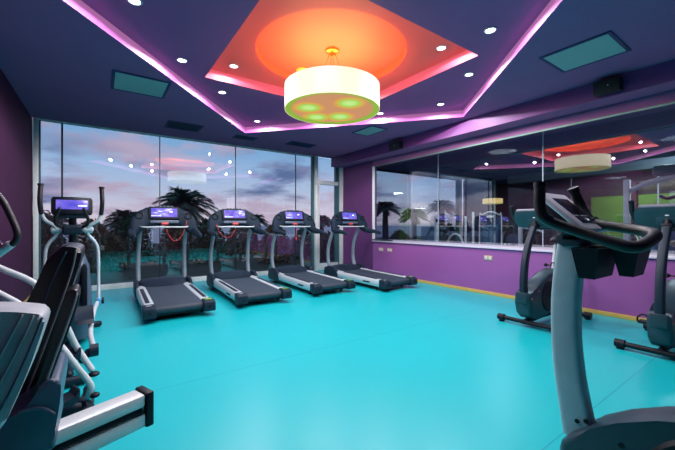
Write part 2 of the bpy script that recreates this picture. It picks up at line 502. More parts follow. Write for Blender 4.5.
# window wall at the back
FY = YB
jx = [-0.95, -0.57, 1.02, 2.62, 4.22, 4.77]
for i in range(5):
    x0, x1 = jx[i], jx[i + 1]
    wn = MB()
    wn.box(((x0 + x1) / 2, FY + .03, .05), (x1 - x0, .08, .10), bev=.006)
    wn.box(((x0 + x1) / 2, FY + .03, ZC - .01), (x1 - x0, .08, .03))
    wo = wn.build('window_%d' % (i + 1), 'alu_white'); struct(wo, 'tall glass panel of the seafront window wall')
    MB().box(((x0 + x1) / 2, FY + .036, (ZC + .1) / 2), (x1 - x0 - .008, .012, ZC - .1)).build('pane', 'window_glass', wo)
    if i < 4:
        wid = .028 if i == 0 else .016
        MB().box((x1, FY + .03, (ZC + .1) / 2), (wid, .03, ZC - .1)).build('glass_joint', 'joint_dark', wo)
m = MB().m(0).box((XL + .055, FY + .0, ZC / 2), (.07, .10, ZC), bev=.006).m(1).box((XL + .1, FY + .03, ZC / 2), (.03, .06, ZC))
struct(m.build('trim_10', ['alu_white', 'alu_teal']), 'pale frame post at the left end of the window wall')
m = MB().m(0).box((4.815, FY - .01, ZC / 2), (.085, .14, ZC), bev=.006).m(1).box((4.735, FY + .03, ZC / 2), (.06, .08, ZC))
struct(m.build('trim_11', ['alu_white', 'alu_teal']), 'white post beside the terrace door')
m = MB().m(0).box((5.655, FY - .01, ZC / 2), (.09, .14, ZC), bev=.006).m(1).box((5.54, FY + .03, ZC / 2), (.12, .08, ZC))
struct(m.build('trim_12', ['alu_white', 'alu_teal']), 'white post in the corner by the terrace door')
m = MB()
m.box((5.19, FY, 2.42), (.72, .10, .10), bev=.006); m.box((5.19, FY, .1), (.72, .08, .18), bev=.006)
do = m.build('door_1', 'alu_white'); struct(do, 'glazed terrace door with transom')
MB().box((5.19, FY + .03, 1.28), (.70, .012, 2.2)).build('pane', 'window_glass', do)
MB().box((5.19, FY + .03, 2.79), (.70, .012, .64)).build('pane', 'window_glass', do)
MB().box((4.90, FY - .01, 1.28), (.05, .07, 2.2), bev=.005).build('door_stile', 'alu_white', do)
h = MB().cyl((4.93, FY - .05, 1.05), (4.93, FY - .11, 1.05), .012).tube([(4.93, FY - .11, 1.05), (5.05, FY - .11, 1.05)], .011)
h.build('door_handle', 'black_plastic', do)
struct(MB().box((6.05, FY + .1, 1.565), (.7, .2, 3.13)).build('wall_back', 'wall_purple_shaded'), 'plum wall pier between the two window walls')

# ------------------------------------------------------------------ ceiling things
def downlight(x, y, z, label, group, power=66, first=None):
    r = empty('downlight', label, 'downlight', (x, y, z), 0, group)
    if first is None:
        ring = MB().lathe([(.062, .0), (.062, -.008), (.048, -.010), (.046, .0)], n=32)
        ring.build('trim_ring', 'white_steel', r, normals=True)
        MB().cyl((0, 0, 0), (0, 0, -.006), .045, n=28).build('lens', 'led_lens', r)
    else:
        for ch in first.children:
            c = ch.copy(); COL.objects.link(c); c.parent = r
    ld = bpy.data.lights.new('downlight_beam', 'SPOT'); ld.energy = power; ld.spot_size = math.radians(174); ld.spot_blend = .12
    ld.color = (.97, .95, 1.0); ld.shadow_soft_size = .014
    lo = bpy.data.objects.new('downlight_beam', ld); COL.objects.link(lo); lo.location = (x, y, z - .02)
    return r
ctr = V((2.42, 3.55))
outer = [(2.47, 6.2, 'round recessed downlight in the tray point nearest the window wall'),
         (4.60, 3.58, 'round recessed downlight in the tray point nearest the purple wall'),
         (.25, 3.5, 'round recessed downlight in the tray point nearest the left wall'),
         (2.42, .95, 'round recessed downlight in the tray point behind the viewer'),
         (1.50, 5.15, 'round recessed downlight on the left window side of the tray, second from its point'),
         (.81, 4.43, 'round recessed downlight on the left window side of the tray, third from its point'),
         (3.32, 5.28, 'round recessed downlight between pendant and window wall, hidden by the shade'),
         (4.10, 4.50, 'round recessed downlight just right of the pendant shade edge'),
         (4.00, 2.66, 'round recessed downlight on the right side of the tray, between square corner and pink edge'),
         (3.27, 1.93, 'round recessed downlight on the right side of the tray, the large one near the top'),
         (.85, 2.65, 'round recessed downlight on the left rear side of the tray'),
         (1.55, 1.90, 'round recessed downlight on the left rear side of the tray, farthest back')]
first = None
for x, y, lb in outer:
    d = downlight(x, y, ZT, lb, 'downlights in the violet tray', first=first)
    first = first or d
for x, y, lb in ((1.46, 4.49, 'downlight in the left far corner of the coral square'), (3.35, 2.60, 'downlight in the right corner of the coral square'),
                 (3.35, 4.49, 'downlight in the coral square corner behind the pendant'), (1.46, 2.6, 'downlight in the near left corner of the coral square')):
    downlight(x, y, ZI, lb, 'downlights in the coral square', power=34, first=first)

# pendant
pr = empty('drum_pendant', 'large cream drum pendant lamp hanging from the coral ceiling recess', 'pendant lamp', (2.42, 3.56, 2.853))
MB().lathe([(.598, -.147), (.60, -.147), (.60, .147), (.594, .147), (.594, -.147)], n=96, close=True).build('shade', 'shade_glow', pr)
MB().lathe([(.594, -.146), (.52, -.132), (.52, -.126), (.594, -.13)], n=96, close=True).build('rim', 'shade_rim', pr)
MB().cyl((0, 0, -.13), (0, 0, -.124), .521, n=96).build('diffuser', 'lamp_diffuser', pr)
MB().lathe([(.0001, .627), (.085, .625), (.085, .60), (.07, .592), (.02, .59), (.02, .54), (.0001, .54)], n=40).build('ceiling_rose', 'brass', pr)
for k in range(4):
    a = PI / 4 + k * PI / 2
    MB().tube([(.03 * math.cos(a), .03 * math.sin(a), .595), (.2 * math.cos(a), .2 * math.sin(a), .147)], .003, n=6, smooth=0, round_end=False).build('suspension_wire', 'wire', pr)
x = MB()
for k in range(2):
    a = PI / 4 + k * PI / 2
    x.tube([(-.594 * math.cos(a), -.594 * math.sin(a), .14), (.594 * math.cos(a), .594 * math.sin(a), .14)], .006, n=8, smooth=0, round_end=False)
x.build('spider', 'wire', pr)
# lamps inside the drum: one throws light up to the ceiling, one down
def area(name, loc, rot, sx, power, col, shape='DISK', sy=None, spread=180):
    ld = bpy.data.lights.new(name, 'AREA'); ld.shape = shape; ld.size = sx
    if sy: ld.size_y = sy
    ld.energy = power; ld.color = col; ld.spread = math.radians(spread)
    o = bpy.data.objects.new(name, ld); COL.objects.link(o); o.location = loc; o.rotation_euler = rot
    return o
area('pendant_uplight', (2.42, 3.56, 2.992), (PI, 0, 0), 1.15, 30, (1.0, .42, .19))

p = onz(302, 70, ZD)
t = MB().lathe([(.0001, 0), (.085, 0), (.085, -.012), (.07, -.022), (.0001, -.024)], n=36).build('smoke_detector', 'detector_glow')
t.location = p; tag(t, 'small round yellowish disc on the orange ceiling recess beside the pendant', 'detector')

def ceiling_panel(corners, label, name, z, slats=False):
    P = [onz(a, b, z) for a, b in corners]
    c = sum(P, V()) / 4
    ex = ((P[1] - P[0]) + (P[2] - P[3])) / 2; ey = ((P[3] - P[0]) + (P[2] - P[1])) / 2
    # the real unit is square-cornered; direction of the long side is taken from the outline
    if abs(ex.x) > abs(ex.y): sx, sy = abs(ex.x), abs(ey.y)
    else: sx, sy = abs(ey.x), abs(ex.y)
    r = empty(name, label, 'vent', (c.x, c.y, z), 0, 'ceiling air vents')
    w = .035
    f = MB()
    for (x, y, a, b) in ((0, sy / 2 + w / 2, sx + 2 * w, w), (0, -sy / 2 - w / 2, sx + 2 * w, w), (sx / 2 + w / 2, 0, w, sy), (-sx / 2 - w / 2, 0, w, sy)):
        f.box((x, y, -.006), (a, b, .012), bev=.002)
    f.build('frame', 'grille_blue', r)
    if slats:
        g = MB(); k = max(4, int(max(sx, sy) / .05))
        for i in range(k):
            q = -.5 + (i + .5) / k
            if sx > sy: g.box((q * sx, 0, -.006), (.012, sy, .010), rot=(0, .6, 0))
            else: g.box((0, q * sy, -.006), (sx, .012, .010), rot=(.6, 0, 0))
        g.build('louvre', 'grille_blue', r)
        MB().box((0, 0, -.001), (sx, sy, .002)).build('backing', 'console_dark', r)
    else:
        MB().box((0, 0, -.006), (sx, sy, .008)).build('mesh_panel', 'vent_mesh', r)
    return sx, sy, c
print('v1', ceiling_panel([(114.2, 71.4), (167, 81.8), (163, 97), (115, 88)], 'pale teal air vent left of the diamond ceiling tray', 'ceiling_vent', ZC))
print('v2', ceiling_panel([(544, 57.4), (608, 32.4), (625.6, 50), (565, 70.6)], 'large pale teal mesh air vent right of the diamond tray above the black speaker', 'ceiling_vent', ZC))
print('v3', ceiling_panel([(353, 130), (378, 126.5), (386, 130), (362, 136)], 'small pale teal mesh air vent in the ceiling beside the far speaker', 'ceiling_vent', ZC))
print('v4', ceiling_panel([(171, 120), (202, 127), (196, 130.5), (166, 127)], 'slatted blue air vent above the glass, in front of the left treadmill', 'ceiling_vent', ZC, True))
print('v5', ceiling_panel([(238, 135), (256, 138), (252, 140), (234, 137)], 'small slatted blue air vent above the glass near the tray point', 'ceiling_vent', ZC, True))
print('v6', ceiling_panel([(290, 142), (316, 144), (312, 146.5), (286, 145)], 'slatted blue air vent above the glass near the terrace door', 'ceiling_vent', ZC, True))

def speaker(px, py, wid, label):
    c = onx(px, py, SOFX - .07)
    r = empty('ceiling_speaker', label, 'speaker', (c.x, c.y, c.z), 0, 'speakers on the soffit')
    MB().box((-.01, 0, 0), (.12, wid, .17), rot=(0, -.12, 0), bev=.01).build('cabinet', 'black_plastic', r)
    MB().box((-.075, 0, -.008), (.01, wid - .02, .15), rot=(0, -.12, 0), bev=.003).build('grille', 'speaker_black', r)
    MB().box((-.082, -.02, .0), (.004, .012, .012), rot=(.3, -.12, 0)).build('badge', 'white_steel', r)
    MB().box((.05, 0, 0), (.08, .04, .05)).build('bracket', 'black_plastic', r)
speaker(608, 87, .28, 'black wall speaker on the soffit under the large teal vent')
speaker(396, 146, .30, 'black wall speaker on the soffit at the far end near the window wall')

# sockets
for (y, z, lb) in ((6.23, .645, 'brass coloured socket plate, left of the pair on the purple wall behind the last treadmill'),
                   (5.92, .645, 'brass coloured socket plate, right of the pair on the purple wall behind the last treadmill'),
                   (3.40, .66, 'brass coloured socket plate alone on the purple wall beside the far upright bike')):
    r = empty('wall_socket', lb, 'socket', (XR, y, z), 0, 'sockets on the purple wall')
    MB().box((-.005, 0, 0), (.01, .16, .085), bev=.003).build('plate', 'socket_metal', r)
    for s_ in (-.04, .04):
        MB().box((-.012, s_, 0), (.008, .052, .055), bev=.002).build('insert', 'sill_light', r)

# ------------------------------------------------------------------ treadmills
def make_treadmill(label, loc, rz, group):
    T = empty('treadmill', label, 'treadmill', loc, rz, group)
    # deck frame
    MB().prism([(.06, .07), (.06, .14), (1.9, .17), (1.95, .07)], 'x', -.33, .33, .004).build('deck_frame', 'black_plastic', T)
    # belt with rear roller
    prof = []
    for i in range(9):
        a = PI / 2 + PI * i / 8
        prof.append((.075 + .052 * math.cos(a), .143 + .052 * math.sin(a)))
    prof += [(1.60, .125), (1.60, .225)]
    MB().prism(prof, 'x', -.285, .285, .003).build('running_belt', 'belt', T)
    for s in (-1, 1):
        y0, y1 = .13, 1.62
        sec = [(s * .29, .10), (s * .29, .198), (s * .33, .212), (s * .405, .206), (s * .425, .18), (s * .425, .10), (s * .40, .07), (s * .32, .07)]
        r = MB().loft([[V((a, y, b + (y - y0) * .018)) for a, b in sec] for y in (y0, .8, y1)])
        rail = r.build('side_rail', 'steel_silver', T)
        g = MB()
        g.box((s * .36, .80, .225), (.052, 1.05, .006), rot=(.018, 0, 0), bev=.002)
        g.build('tread_strip', 'tread_dark', rail)
        g = MB(); g.box((s * .426, .52, .14), (.004, .20, .028), bev=.001); g.build('side_mark', 'tread_dark', rail)
        cap = MB().prism([(-.03, .07), (-.045, .12), (-.03, .19), (.02, .215), (.15, .218), (.15, .07), (.05, .055)], 'x', s * .285, s * .44, .014, 3)
        cp = cap.build('end_cap', 'charcoal', T)
        MB().cyl((s * .36, -.035, .135), (s * .36, -.05, .135), .016, n=16).build('adjuster_bolt', 'black_plastic', cp)
        if s > 0: MB().box((s * .365, .07, .220), (.09, .05, .004), bev=.001).build('label_sticker', 'green_label', cp)
        else: MB().box((s * .365, .055, .220), (.06, .02, .004), bev=.001).build('label_sticker', 'white_steel', cp)
        for y in (.30, 1.85):
            MB().cyl((s * .34, y, 0), (s * .34, y, .02), .035, .03).cyl((s * .34, y, .015), (s * .34, y, .09), .013).build('foot', 'black_plastic', T)
    # motor cover
    rings = []
    for y, zt, w in ((1.50, .235, .30), (1.56, .27, .34), (1.68, .325, .40), (1.85, .335, .42), (2.0, .30, .41), (2.10, .20, .38)):
        ring = []
        for i in range(22):
            q = i / 21; xx = -w + 2 * w * q
            lobe = zt - .055 * abs(2 * q - 1) ** 2.5 - (.10 * max(0, abs(2 * q - 1) - .9) / .1 if True else 0)
            ring.append(V((xx, y, lobe)))
        ring += [V((w, y, .07)), V((-w, y, .07))]
        rings.append(ring)
    mc = MB().loft(rings).build('motor_cover', 'charcoal', T, sharp=50)
    for s in (-1, 1):
        MB().prism([(1.50, .09), (1.47, .16), (1.52, .25), (1.62, .31), (1.80, .33), (1.98, .28), (2.02, .14), (1.95, .07), (1.6, .06)], 'x', s * .38, s * .44, .02, 3).build('side_cover', 'charcoal', T)
        up = MB().tube([(s * .365, 1.86, .24), (s * .37, 1.93, .50), (s * .365, 1.90, .80), (s * .355, 1.77, 1.06), (s * .35, 1.64, 1.22)], .048, ry=.036, n=18, smooth=8, rs=[1.05, 1, .92, .9, .85])
        up.build('upright', 'upright_grey', T)
    # console
    half = [(.27, 1.65, 1.385, .05, .165), (.31, 1.63, 1.345, .06, .175), (.36, 1.62, 1.31, .065, .19), (.42, 1.60, 1.27, .065, .19), (.475, 1.58, 1.23, .06, .16), (.505, 1.57, 1.20, .045, .11), (.52, 1.57, 1.18, .02, .05)]
    secs = [(-a_, b_, c_, d_, e_) for a_, b_, c_, d_, e_ in reversed(half)] + [(0, 1.66, 1.40, .045, .16)] + half
    tilt = -.28
    con = MB().loft([superring(x_, y_, z_, hy, hz, tilt, e=3) for x_, y_, z_, hy, hz in secs]).build('console', 'console_dark', T, sharp=60)
    # screen housing and screen, tilted back towards the user
    ct, st = math.cos(tilt), math.sin(tilt)
    def pp(x_, off, up_):   # point on the console front: off = distance out of the face, up_ along it
        y = -off * ct - up_ * st; z = -off * st + up_ * ct
        return V((x_, 1.65 + y, 1.385 + z))
    # note: tilt<0 leans the top away from the user
    def slab(b, x0, x1, u0, u1, o0, o1, bev=.004):
        c = pp((x0 + x1) / 2, (o0 + o1) / 2, (u0 + u1) / 2)
        b.box(c, (abs(x1 - x0), abs(o1 - o0), abs(u1 - u0)), rot=(tilt, 0, 0), bev=bev)
        return b
    sc = slab(MB(), -.235, .235, -.055, .165, .035, .075, .012).build('screen_housing', 'black_plastic', con)
    slab(MB(), -.20, .20, -.02, .135, .074, .079, .002).build('screen', 'screen_purple', con)
    slab(slab(MB(), .08, .125, .06, .085, .0785, .081, .001), -.2, -.05, -.005, .003, .0785, .081, 0).build('screen_mark', 'screen_mark', con)
    b = MB()
    for i in range(5): slab(b, -.14 + i * .06, -.095 + i * .06, .168, .186, .03, .06, .003)
    b.build('speaker_vent', 'charcoal_light', con)
    slab(MB(), -.22, .22, -.125, -.07, .04, .065, .01).build('key_panel', 'charcoal_light', con)
    slab(MB(), -.055, .055, -.155, -.115, .05, .085, .008).build('stop_button', 'red_plastic', con)
    for s in (-1, 1):
        c = pp(s * .375, .066, .0); nrm = V((0, -ct, -st))
        ch_ = MB().lathe([(.058, 0), (.060, .018), (.052, .022), (.046, .016), (.044, .004), (.0001, .003)], n=32).build('cup_holder', 'black_plastic', con)
        ch_.location = c; ch_.rotation_euler = nrm.to_track_quat('Z', 'Y').to_euler()
        c2 = pp(s * .41, .062, -.16)
        MB().box(c2, (.03, .02, .03), rot=(tilt, 0, 0), bev=.004).build('speed_switch', 'white_steel', con)
        hr = MB().tube([(s * .455, 1.58, 1.16), (s * .475, 1.46, 1.12), (s * .48, 1.28, 1.105), (s * .47, 1.08, 1.07)], .042, ry=.034, n=16, smooth=7, rs=[1.9, 1.5, 1.0, .85])
        hr.build('handrail', 'charcoal', T)
    MB().tube([(-.36, 1.54, 1.225), (-.30, 1.47, 1.215), (0, 1.45, 1.215), (.30, 1.47, 1.215), (.36, 1.54, 1.225)], .013, n=12).build('grip_bar', 'alloy_brushed', T)
    return T

tp = [((.87, 4.83, 0), -1, 'treadmill at the far left of the row, long red cord looping right'),
      ((2.10, 4.93, 0), -1.5, 'treadmill second from the left in the row of four, short red cord looping left'),
      ((3.45, 4.98, 0), -.5, 'treadmill third from the left, its red clip hanging straight down'),
      ((4.72, 4.60, 0), 1, 'treadmill at the right end of the row, beside the purple wall')]
T0 = None
trds = []
for i, (loc, rz, lb) in enumerate(tp):
    rz = math.radians(rz)
    if T0 is None: T = T0 = make_treadmill(lb, loc, rz, 'row of treadmills facing the window wall')
    else:
        T = copy_tree(T0); T.location = loc; T.rotation_euler = (0, 0, rz); T['label'] = lb
    trds.append(T)
cords = [[(0, 1.46, 1.24), (.03, 1.44, 1.12), (.10, 1.43, 1.0), (.18, 1.44, .99), (.27, 1.46, 1.10), (.33, 1.50, 1.27), (.34, 1.52, 1.33)],
         [(0, 1.46, 1.24), (-.06, 1.44, 1.12), (-.14, 1.43, 1.02), (-.24, 1.44, 1.03), (-.33, 1.46, 1.12), (-.36, 1.50, 1.27)],
         [(0, 1.46, 1.24), (-.01, 1.44, 1.16), (-.03, 1.44, 1.06), (-.03, 1.44, .98)], None]
for T, c in zip(trds, cords):
    if c:
        k = MB().tube(c, .005, n=8).build('safety_cord', 'red_cord', T)
MB().box((-.03, 1.44, .96), (.035, .02, .06), bev=.006).build('safety_clip', 'red_plastic', trds[2])

# ------------------------------------------------------------------ upright bikes (+Y is the way the rider faces, origin under the front stabiliser)
def make_bike(label, loc, rz, post_path, con_y, bar, panel=False, seat_y=-.82, out=None):
    K = empty('exercise_bike', label, 'exercise bike', loc, rz, 'upright exercise bikes')
    # shroud
    out = out or [(.085, .18), (.10, .30), (.115, .41), (.10, .43), (-.04, .43), (-.12, .49), (-.25, .56), (-.45, .62), (-.66, .67), (-.80, .67), (-.86, .60), (-.86, .50),
           (-.80, .36), (-.70, .24), (-.55, .15), (-.36, .10), (-.15, .09), (0.0, .11)]
    sh = MB().prism(out, 'x', -.085, .085, .03, 4).build('shroud', 'bike_shell', K, sharp=50)
    disc = MB()
    for s in (-1, 1): disc.cyl((s * .082, -.42, .35), (s * .097, -.42, .35), .205, .19, n=48)
    disc.build('drive_cover', 'black_plastic', sh)
    for (y, z) in (((-.035, .325), (-.16, .42), (-.62, .55)) if panel else ((.04, .36), (-.14, .44), (-.62, .55))):
        for s in (-1, 1): MB().cyl((s * .083, y, z), (s * .088, y, z), .010, n=14).build('screw_cap', 'black_plastic' if panel else 'chrome', sh)
    if not panel: MB().box((0, .105, .37), (.13, .03, .13), bev=.01).build('front_cover', 'bike_shell', sh)
    # frame + stabilisers
    MB().tube([(0, 0, .07), (0, -.45, .08), (0, -.95, .07)], .032, n=14).build('base_beam', 'black_plastic', K)
    for y in (0.0, -1.0):
        st_ = MB().tube([(-.29, y, .055), (.29, y, .055)], .027, n=16, smooth=0).build('stabiliser', 'black_plastic', K)
        for s in (-1, 1):
            MB().cyl((s * .27, y, .055), (s * .35, y, .055), .042, .040, n=20).cyl((s * .31, y + .0, 0), (s * .31, y, .05), .032, .025).build('end_foot', 'black_plastic', st_)
    # post
    P = cat_rom([V((0, a, b)) for a, b, w in post_path], 6)
    W = [w for a, b, w in post_path]
    rings = []
    for i, p in enumerate(P):
        q = i / (len(P) - 1) * (len(W) - 1); j = min(int(q), len(W) - 2); w = W[j] + (W[j + 1] - W[j]) * (q - j)
        rings.append(superring(p.x, p.y, p.z, .034, w / 2, 0, n=24, e=5, axis='z'))
    MB().loft(rings).build('console_post', 'bike_post_lit' if panel else 'charcoal', K, sharp=55)  # light put into the colour: pale foreground post, dark rear posts
    ty, tz = post_path[-1][0], post_path[-1][1]
    # console : a shallow housing leaning back, screen towards the rider (-Y side)
    tilt = -.82 if panel else -.45
    w = .25
    cz = tz + (.108 if panel else .09)
    xo = .06 if panel else 0
    ct, st2 = math.cos(tilt), math.sin(tilt)
    def face(off, up_, x_=0): return V((x_ + xo, con_y - off * ct - up_ * st2, cz - off * st2 + up_ * ct))
    if panel:
        con = MB().box(face(0, 0), (.27, .022, .25), rot=(tilt, 0, 0), bev=.009, seg=3).build('console', 'panel_silver', K, sharp=50)
        MB().box(face(-.028, -.01), (.22, .04, .19), rot=(tilt, 0, 0), bev=.014, seg=3).build('rear_cover', 'black_plastic', con)
        MB().box(face(.012, .025), (.155, .004, .11), rot=(tilt, 0, 0), bev=.001).build('screen', 'screen_dark', con)
        MB().box(face(.012, -.062), (.155, .004, .045), rot=(tilt, 0, 0), bev=.001).build('key_panel', 'screen_dark', con)
    else:
        hh = .125
        rings = []
        for k, (x_, sc_) in enumerate(((-w, .55), (-w * .93, .9), (-w * .6, 1.0), (0, 1.03), (w * .6, 1.0), (w * .93, .9), (w, .55))):
            rings.append(superring(xo + x_, con_y, cz, .032 * (.8 + .2 * sc_), hh * sc_, tilt, e=3.2))
        con = MB().loft(rings).build('console', 'bike_shell', K, sharp=55)
        MB().box(face(.034, .01), (w * 1.45, .008, hh * 1.35), rot=(tilt, 0, 0), bev=.003).build('screen', 'screen_dark', con)
        MB().box(face(-.0, .122), (w * 1.7, .05, .02), rot=(tilt, 0, 0), bev=.008).build('console_lip', 'lip_grey', con)
        MB().box(face(-.034, -.03), (.16, .016, .08), rot=(tilt, 0, 0), bev=.006).build('rear_cover', 'bike_shell', con)
        MB().ball(face(-.034, .03), .012, 1.4, .4, .6).build('badge', 'white_steel', con)
    MB().cyl((0, ty, tz - .02), (xo, con_y, cz), .03, .03).build('console_neck', 'black_plastic', K)
    # handlebar loop
    hb = MB().tube(bar, .0215, n=18, smooth=8).build('handlebar', 'grip_black', K)
    for e0, e1 in ((bar[0], bar[1]), (bar[-1], bar[-2])):
        d = (V(e1) - V(e0)).normalized()
        MB().cyl(V(e0) - d * .016, V(e0) + d * .004, .0235, .0245, n=18).build('grip_cap', 'black_plastic', hb)
    for b0, b1 in ((bar[2], bar[3]), (bar[-3], bar[-4])):
        c = (V(b0) + V(b1)) / 2; d = (V(b1) - V(b0)).normalized()
        MB().cyl(c - d * .004, c + d * .004, .0232, n=18).build('grip_ring', 'tread_dark', hb)
    MB().box((0, (ty + bar[3][1]) / 2, tz - .0), (.09, abs(ty - bar[3][1]) + .08, .05), bev=.012).build('bar_clamp', 'black_plastic', K)
    MB().tube([(bar[3][0], bar[3][1], bar[3][2]), (0, bar[3][1] - .0, tz + .01), (bar[-4][0], bar[-4][1], bar[-4][2])], .016, n=12).build('cross_tube', 'black_plastic', K)
    # seat
    MB().tube([(0, -.72, .62), (0, seat_y, .98)], .024, n=16, smooth=0).build('seat_post', 'alloy_brushed', K)
    MB().cyl((0, -.74, .62), (0, -.765, .74), .038, .036).build('post_sleeve', 'black_plastic', K)
    MB().cyl((0.03, -.755, .70), (.09, -.755, .70), .008).ball((.1, -.755, .70), .024).build('height_knob', 'black_plastic', K)
    rings = []
    for y_, wx, hz, zc in ((.16, .012, .012, 1.03), (.12, .028, .022, 1.03), (.02, .045, .03, 1.03), (-.06, .10, .036, 1.035), (-.12, .125, .04, 1.045), (-.17, .115, .036, 1.05), (-.20, .06, .02, 1.05)):
        rings.append(superring(0, seat_y + y_, zc, wx, hz, 0, e=2.4, axis='y'))
    MB().loft(rings).build('saddle', 'leather_black', K, sharp=60)
    # cranks
    for s in (-1, 1):
        cr = MB().cyl((s * .09, -.42, .35), (s * .125, -.42, .35), .028)
        cr.tube([(s * .125, -.42, .35), (s * .13, -.42 + s * .12, .35 - s * .10)], .014, n=10, smooth=0)
        co = cr.build('crank_arm', 'chrome', K)
        py_, pz_ = -.42 + s * .12, .35 - s * .10
        MB().box((s * .185, py_, pz_), (.10, .11, .026), bev=.008).build('pedal', 'black_plastic', co)
        MB().tube([(s * .14, py_ + .05, pz_ + .01), (s * .15, py_ + .05, pz_ + .06), (s * .19, py_ + .05, pz_ + .085), (s * .23, py_ + .05, pz_ + .05), (s * .235, py_ + .05, pz_ + .01)], .008, n=8).build('toe_strap', 'neon' if s < 0 else 'black_plastic', co)
    return K

bar_back = [(.26, .06, 1.44), (.265, .01, 1.34), (.24, -.06, 1.24), (.16, -.16, 1.19), (.05, -.24, 1.17), (-.05, -.24, 1.17), (-.16, -.16, 1.19), (-.24, -.06, 1.24), (-.265, .01, 1.34), (-.26, .06, 1.44)]
bar_back = [(a, b - .22, c + .04) for a, b, c in bar_back]
post_back = [(.055, .40, .105), (.06, .56, .10), (.03, .78, .095), (-.04, .98, .09), (-.13, 1.13, .085), (-.20, 1.24, .08)]
b1 = make_bike('farther upright exercise bike by the purple wall, partly behind the foreground post', (4.28, 2.06, 0), PI / 2, post_back, -.24, bar_back)
b2 = copy_tree(b1); b2.location = (4.30, .84, 0); b2['label'] = 'upright exercise bike by the purple wall, nearer one at the right edge of the view'
# tray boxes and loop bar of the large foreground bike
BO = V((1.69, .585, 0))
bar_f = [tuple(ondepth(a, b, t) - BO) for a, b, t in ((540, 186, 1.39), (539.7, 204, 1.39), (543, 216, 1.38), (554, 223, 1.36), (580, 232, 1.30), (614, 243, 1.22), (631, 247, 1.19),
         (643, 245, 1.19), (655, 236, 1.24), (648, 232, 1.33), (627, 228.5, 1.42), (598, 224, 1.52), (588, 218, 1.56), (580, 204, 1.60), (574, 191, 1.60))]
out_f = [(.03, .10), (.05, .20), (.058, .29), (.05, .325), (.015, .37), (-.06, .435), (-.15, .50), (-.26, .56), (-.42, .62), (-.66, .67), (-.80, .67), (-.86, .60), (-.86, .50),
         (-.80, .36), (-.70, .24), (-.55, .15), (-.36, .10), (-.15, .08)]
post_f = [(-.0, .34, .125), (.018, .45, .118), (.042, .60, .112), (.055, .76, .108), (.055, .93, .108), (.042, 1.08, .108), (.025, 1.20, .11)]
BX, BY = 1.69, .585
b3 = make_bike('large upright exercise bike in the right foreground with a looped black handlebar', (BX, BY, 0), 0, post_f, .055, bar_f, panel=True, out=out_f)
def tray_box(name, x0, x1, y0, y1, z0, z1, par):
    def ring(z, g): return [V((x0 + g, y0 + g, z)), V((x1 - g, y0 + g, z)), V((x1 - g, y1 - g, z)), V((x0 + g, y1 - g, z))]
    return MB().loft([ring(z1 - .004, .008), ring(z1, .004), ring(z1, 0), ring(z0, .018), ring(z0, .03), ring(z0 + .006, .03)][::-1] if False else
                     [ring(z0 + .008, .026), ring(z1, .005), ring(z1, 0), ring(z0, .02)]).build(name, 'black_plastic', par, sharp=30)
tray_box('accessory_tray', -.12, .12, -.10, -.005, 1.035, 1.158, b3)
tray_box('accessory_tray', -.0, .17, -.19, -.105, 1.045, 1.15, b3)
MB().prism([(.085, 1.20), (.08, 1.17), (.05, 1.155), (-.05, 1.165), (-.05, 1.21), (.05, 1.23)], 'x', -.045, .045, .008).build('post_head', 'bike_shell', b3)

for (y_, z_) in ((.002, .418), (-.030, .432)):
    MB().cyl((-.033, y_, z_), (-.038, y_, z_), .009, n=14).build('screw_cap', 'black_plastic', b3)

